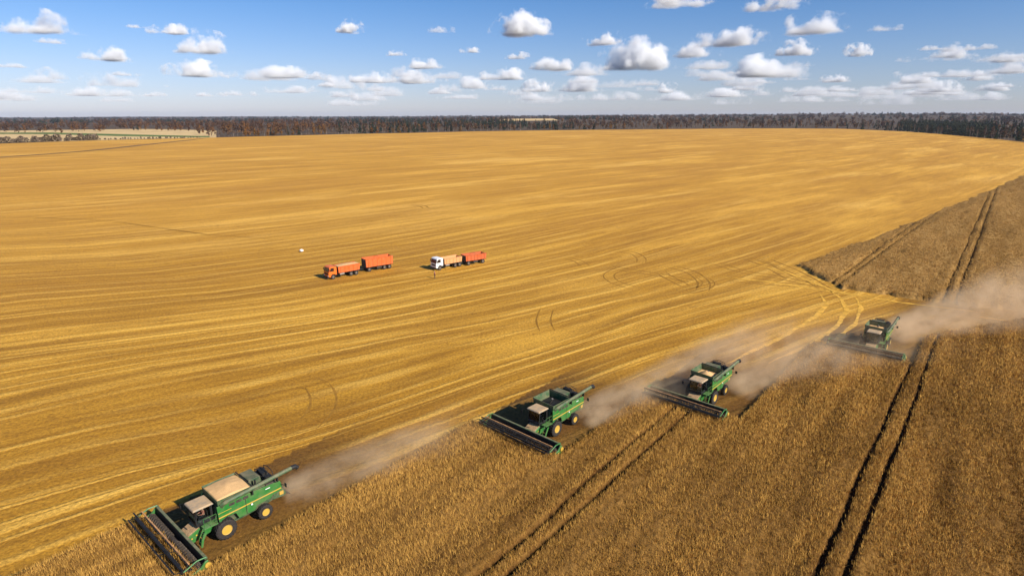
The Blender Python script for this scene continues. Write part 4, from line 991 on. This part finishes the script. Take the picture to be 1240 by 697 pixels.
    bm = bmesh.new(); bmesh.ops.create_icosphere(bm, subdivisions=2, radius=1.0)
    bmesh.ops.delete(bm, geom=[v for v in bm.verts if v.co.z < 0.12 + 0.25 * v.co.x], context='VERTS')
    for v in bm.verts: v.co = Vector((0.106 * v.co.x - 0.004, 0.085 * v.co.y, 0.130 * v.co.z)) + hd
    if hat == 'cap':
        q = [bm.verts.new(hd + Vector(p)) for p in ((0.08, 0.06, 0.055), (0.19, 0.045, 0.035), (0.19, -0.045, 0.035), (0.08, -0.06, 0.055))]; bm.faces.new(q)
    me = bpy.data.meshes.new(hat); bm.to_mesh(me); bm.free(); me.materials.append(M['cap_pale' if hat == 'cap' else 'hair'])
    o = bpy.data.objects.new('cap' if hat == 'cap' else 'hair', me); COL.objects.link(o); o.parent = t
    bo = MB()
    for s in (1, -1):
        hj = hip + Vector((0, s * 0.10, -0.06))
        if sit: an = hj + Vector((0.49, s * 0.04, -0.38))
        else: an = hj + Vector((0.04 * s - 0.02 - 0.02 * s, s * 0.04, -0.80))
        bo.tube([an + Vector((-0.05, 0, -0.035)), an + Vector((0.08, s * 0.01, -0.035)), an + Vector((0.19, s * 0.02, -0.045))], 0.052, 8, 0.040)
    bo.build('shoes', M['black'], t, True)
    tag(t, label, 'person', group); return t
m = make_person('person in a faded red shirt and dark trousers standing beside the white truck', 'stand', 'shirt_pink', 'hair')
p = un(526.6, 336.8); m.location = (p[0], p[1], 0.0); m.rotation_euler = (0, 0, R(205))
for o, lab, sh, ht in zip(combines[:3], ('driver with a pale cap and reddish shirt seated in the cab of the nearest combine', 'driver in a red shirt seated in the cab of the second nearest combine', 'driver in a reddish shirt and pale cap seated in the cab of the third combine'), ('shirt_pink', 'shirt_red', 'shirt_pink'), ('cap', 'hair', 'cap')):
    d = make_person(lab, 'sit', sh, ht); a = o.rotation_euler.z
    lx, ly, lz = 1.20, 0.27, 1.86
    d.location = (o.location.x + lx * math.cos(a) - ly * math.sin(a), o.location.y + lx * math.sin(a) + ly * math.cos(a), lz); d.rotation_euler = (0, 0, a)

# small white piece of sheeting on the stubble
bm = bmesh.new(); bmesh.ops.create_icosphere(bm, subdivisions=3, radius=1.0)
for v in bm.verts:
    n = float(fbm(np.array([v.co.x * 2 + 9]), np.array([v.co.y * 2 + v.co.z]), 3, 2)[0]); v.co = Vector((0.55 * v.co.x, 0.34 * v.co.y, max(0.0, 0.32 * v.co.z + 0.18))) * (0.6 + 0.9 * n)
me = bpy.data.meshes.new('white_bag'); bm.to_mesh(me); bm.free(); me.materials.append(M['bag']); o = bpy.data.objects.new('white_bag', me); COL.objects.link(o)
p = un(365, 305); o.location = (p[0], p[1], 0.16); tag(o, 'small crumpled white bag lying on the stubble behind the orange truck', 'bag')

# ------------------------------------------------------------------ dust hanging behind the machines
def dust_mat(name, x_len, w0, w1, h0, h1, dens, seed):
    """density of a drifting plume in the plume's own frame: x along the drift, y across, z up; thick at the machine, thin at the end"""
    k = NT(name); tc = k.n('TexCoord').outputs['Object']
    sp = k.n('SeparateXYZ', None, i0=tc); X, Y, Z = sp.outputs
    t = k.math('DIVIDE', X, x_len, clamp=True)
    n1 = k.noise(k.n('VectorMath', dict(operation='ADD'), i0=tc, i1=(seed, seed * 2.0, 0)).outputs[0], 0.16, 3, 0.6)
    w = k.math('ADD', k.math('MULTIPLY', t, w1 - w0), w0); h = k.math('ADD', k.math('MULTIPLY', t, h1 - h0), h0)
    yy = k.math('DIVIDE', k.math('ADD', Y, k.math('MULTIPLY', k.math('SUBTRACT', n1, 0.5), 3.0)), w); zz = k.math('DIVIDE', Z, h)
    r2 = k.math('ADD', k.math('MULTIPLY', yy, yy), k.math('MULTIPLY', zz, zz))
    f = k.math('SUBTRACT', 1.0, k.smooth(r2, 0.0, 1.0))
    n2 = k.noise(k.n('VectorMath', dict(operation='ADD'), i0=k.n('VectorMath', dict(operation='MULTIPLY'), i0=tc, i1=(0.55, 1.0, 1.0)).outputs[0], i1=(seed * 3.0, seed, 4.0)).outputs[0], 0.36, 4, 0.66)
    b = k.smooth(n2, 0.32, 0.68)
    along = k.math('MULTIPLY', k.smooth(t, 0.0, 0.02), k.math('SUBTRACT', 1.0, k.smooth(t, 0.42, 1.0)))
    thin = k.math('DIVIDE', k.math('ADD', dens, k.math('MULTIPLY', k.math('EXPONENT', k.math('MULTIPLY', t, -14.0)), dens * 1.1)), k.math('ADD', 1.0, k.math('MULTIPLY', t, 1.6)))
    d = k.math('MULTIPLY', k.math('MULTIPLY', f, b), k.math('MULTIPLY', along, thin))
    v = k.n('VolumePrincipled', None, Color=(0.92, 0.71, 0.46, 1), Density=d, Anisotropy=-0.1)
    k.t.links.new(v.outputs[0], k.out.inputs['Volume']); k.m.cycles.volume_step_rate = 0.35; return k.m
def dust(p0, p1, w0, w1, h0, h1, dens, seed, label):
    a, b = Vector(p0), Vector(p1); d = b - a; L = d.length
    mb = MB(); n = 10; rings = []
    for i in range(n + 1):
        t = i / n; w = w0 + (w1 - w0) * t + 1.6; h = h0 + (h1 - h0) * t
        rings.append([mb.bm.verts.new((L * t, w * math.cos(math.pi * j / 8), 0.15 + h * math.sin(math.pi * j / 8))) for j in range(9)])
    for q, r_ in zip(rings, rings[1:]):
        for j in range(9): mb.bm.faces.new((q[j], q[(j + 1) % 9], r_[(j + 1) % 9], r_[j]))
    mb.bm.faces.new(rings[0]); mb.bm.faces.new(rings[-1][::-1])
    o = mb.build('dust_cloud', dust_mat('drifting_dust', L, w0, w1, h0, h1, dens, seed))
    o.location = (a.x, a.y, 0); o.rotation_euler = (0, 0, math.atan2(d.y, d.x)); tag(o, label, None, 'dust trails behind the combines', 'stuff')
dust(un(342, 611), un(600, 510), 2.4, 7.0, 3.0, 4.5, 0.36, 1.3, 'tan dust drifting back from the nearest combine along the crop edge')
dust(un(700, 516), un(1010, 392), 2.6, 14.0, 3.2, 6.5, 0.29, 4.1, 'tan dust trail between the second and third combines')
dust(un(886, 480), un(1120, 402), 2.6, 14.0, 3.2, 6.5, 0.24, 7.7, 'tan dust trail between the third and farthest combines')
dust(un(1074, 412), un(1330, 362), 3.0, 20.0, 4.0, 13.0, 0.27, 9.2, 'largest dust cloud blowing to the right behind the farthest combine')

# ------------------------------------------------------------------ fair weather clouds
def cloud_mat():
    k = NT('cumulus'); tcn = k.n('TexCoord'); ob = tcn.outputs['Object']; ge = tcn.outputs['Generated']
    oi = k.n('ObjectInfo').outputs['Random']; dn = k.n('Attribute', dict(attribute_name='thick', attribute_type='OBJECT')).outputs['Fac']
    off = k.n('CombineXYZ', None, i0=k.math('MULTIPLY', oi, 91.0), i1=k.math('MULTIPLY', oi, 37.0), i2=k.math('MULTIPLY', oi, 53.0)).outputs[0]
    p = k.n('VectorMath', dict(operation='ADD'), i0=ob, i1=off).outputs[0]
    g = k.n('SeparateXYZ', None, i0=ge); gx = k.math('MULTIPLY', k.math('SUBTRACT', g.outputs[0], 0.5), 2.0); gy = k.math('MULTIPLY', k.math('SUBTRACT', g.outputs[1], 0.5), 2.0); gz = g.outputs[2]
    r = k.math('SQRT', k.math('ADD', k.math('ADD', k.math('MULTIPLY', gx, gx), k.math('MULTIPLY', gy, gy)), k.math('MULTIPLY', k.math('MULTIPLY', gz, gz), 0.9)))
    big = k.noise(p, 1.7, 1.0, 0.5); fin = k.noise(p, 4.6, 5, 0.66)
    q = k.math('ADD', k.math('MULTIPLY', k.math('SUBTRACT', big, 0.5), 2.0), k.math('MULTIPLY', k.math('SUBTRACT', fin, 0.5), 1.75))
    e = k.math('ADD', k.math('SUBTRACT', 0.66, r), q)
    base = k.smooth(gz, 0.02, 0.14)
    d = k.math('MULTIPLY', k.smooth(e, 0.0, 0.50), base)
    d = k.math('MULTIPLY', d, dn)
    v = k.n('VolumePrincipled', None, Color=(1.0, 1.0, 1.0, 1), Density=d, Anisotropy=-0.12)
    k.t.links.new(v.outputs[0], k.out.inputs['Volume']); k.m.cycles.volume_step_rate = 0.5; return k.m
M['cloud'] = cloud_mat()
def dome(ax, ay, az_):
    bm = bmesh.new(); bmesh.ops.create_icosphere(bm, subdivisions=2, radius=1.0)
    for v in bm.verts: v.co = Vector((v.co.x * ax * 1.05, v.co.y * ay * 1.05, max(-0.02, v.co.z) * az_ * 1.05))
    me = bpy.data.meshes.new('cloud'); bm.to_mesh(me); bm.free(); me.materials.append(M['cloud']); return me
SHAPE = {'puff': dome(1.0, 0.8, 0.72), 'long': dome(1.0, 0.7, 0.46), 'flat': dome(1.0, 0.6, 0.25)}
BASE = 1150.0
def cloud(x, y, w, shape, thick, label, group=None):
    """x, y: middle of the cloud's base in the survey picture; w: its width there"""
    xr = (x - 620) / FPX; vr = (y - 348.5) / FPX
    d = Vector((xr, math.cos(PITCH) - vr * math.sin(PITCH), -math.sin(PITCH) - vr * math.cos(PITCH))); t = (BASE - CAMH) / d.z
    o = bpy.data.objects.new('cloud', SHAPE[shape]); COL.objects.link(o); sc = 0.5 * w / FPX * t * 1.35
    o.location = (d.x * t, d.y * t, BASE); o.scale = (sc, sc, sc); o.rotation_euler = (0, 0, -math.atan2(d.x, d.y) + random.uniform(-0.3, 0.3))
    o['thick'] = thick * 9.0 / sc
    tag(o, label, 'cloud', group)
CL = [(38, 41, 100, 'long', 1.1, 'broad white cloud with a grey base at the far left top of the sky'), (208, 42, 46, 'long', .8, 'small bright cloud high in the left part of the sky'),
      (137, 75, 62, 'long', 1, 'flat based white cloud low in the left sky, left of the stacked pair'), (246, 66, 62, 'puff', 1, 'upper cloud of the stacked pair in the left sky'),
      (246, 94, 74, 'long', 1.1, 'bright lower cloud of the stacked pair in the left sky'), (340, 95, 92, 'flat', 1, 'long thin cloud right of the stacked pair'),
      (424, 41, 40, 'puff', .9, 'small round cloud alone in clear blue left of the middle'), (630, 44, 64, 'puff', 1.1, 'bright cloud with a slanting top above the middle of the field'),
      (738, 55, 58, 'long', 1, 'puffy white cloud right of the middle near the sky top'), (772, 86, 84, 'puff', 1.1, 'largest bright white cumulus right of the middle'),
      (673, 86, 56, 'long', .9, 'grey based cloud left of the largest cumulus'), (884, 57, 84, 'long', 1.1, 'wide bright cloud in the upper right sky'),
      (984, 42, 86, 'long', .9, 'long ragged cloud in the upper right sky'), (962, 68, 44, 'puff', .8, 'small cloud just under the long ragged upper right cloud'),
      (936, 12, 70, 'long', .9, 'cloud cut by the top edge of the picture, right of the middle'), (816, 8, 84, 'flat', .8, 'flat cloud cut by the top edge above the largest cumulus'),
      (1036, 69, 34, 'puff', .9, 'small lone cloud in the right sky'), (1134, 74, 84, 'flat', 1, 'flat pair of white clouds in the right sky'),
      (922, 94, 90, 'long', 1, 'grey based cloud under the wide upper right cloud'), (1012, 100, 38, 'long', .8, 'small grey based cloud low in the right sky'),
      (1222, 76, 56, 'long', .9, 'cloud at the right edge of the sky'), (1100, 102, 52, 'long', .6, 'hazy grey cloud low in the right sky'),
      (513, 84, 46, 'long', .8, 'small long cloud left of the middle'), (448, 101, 52, 'long', .8, 'hazy cloud low in the sky left of the middle'),
      (510, 102, 54, 'long', .8, 'pale flat cloud under the small long one'), (612, 97, 52, 'long', .9, 'bright flat cloud low above the middle of the wood'),
      (650, 112, 36, 'puff', .8, 'small bright cloud low over the wood, right of the middle'), (702, 112, 70, 'long', .8, 'wide hazy cloud low over the wood under the largest cumulus'),
      (806, 113, 30, 'puff', .8, 'small bright puff low over the wood right of the largest cumulus'), (884, 118, 68, 'flat', .9, 'long bright strip of cloud low over the wood'),
      (862, 84, 74, 'flat', .5, 'thin grey cloud between the largest cumulus and the right sky')]
for x, y, w, sh, th, lab in CL: cloud(x, y, w, sh, th, lab)
for x, y, w, sh, th in [(45, 113, 54, 'flat', .5), (115, 117, 74, 'flat', .6), (180, 117, 46, 'flat', .6), (155, 92, 34, 'flat', .5), (14, 82, 40, 'flat', .4), (62, 53, 40, 'flat', .35), (255, 117, 40, 'flat', .5), (290, 116, 40, 'flat', .6), (345, 113, 60, 'flat', .4),
      (400, 105, 30, 'flat', .5), (482, 68, 26, 'long', .5), (570, 64, 24, 'long', .5), (628, 72, 30, 'long', .5), (575, 108, 52, 'long', .6), (560, 120, 50, 'flat', .5), (660, 122, 60, 'flat', .5), (740, 122, 70, 'flat', .6),
      (820, 122, 60, 'flat', .6), (960, 112, 50, 'flat', .5), (1040, 118, 60, 'flat', .5), (1140, 112, 36, 'puff', .7), (1186, 98, 44, 'long', .6), (1215, 106, 40, 'flat', .6), (990, 124, 70, 'flat', .5), (1170, 122, 70, 'flat', .5),
      (1070, 38, 50, 'flat', .35), (535, 40, 30, 'long', .35), (165, 34, 30, 'flat', .3), (1190, 60, 40, 'flat', .4), (910, 110, 44, 'long', .6), (770, 104, 56, 'flat', .5)] + [(random.uniform(0, 1240) if j % 3 else random.uniform(420, 1240), random.uniform(88, 129), random.uniform(26, 80), random.choice(['flat', 'flat', 'long']), random.uniform(.2, .5)) for j in range(64)] + [(random.uniform(820, 1240), random.uniform(60, 118), random.uniform(30, 70), random.choice(['flat', 'long']), random.uniform(.3, .7)) for j in range(16)]:
    cloud(x, y, w, sh, th, 'small hazy cloud among the faint scattered ones', 'small faint clouds scattered over the sky')

# ------------------------------------------------------------------ air
HAZE = 0.000028
k = NT('air')
v = k.n('VolumePrincipled', None, Color=(0.72, 0.82, 1.0, 1), Density=HAZE, Anisotropy=0.1); k.t.links.new(v.outputs[0], k.out.inputs['Volume'])
o = MB().box(-16000, 16000, -2000, 15500, -31, 82).build('haze', k.m); tag(o, 'thin blue autumn haze over the fields and the wood', None, None, 'stuff')
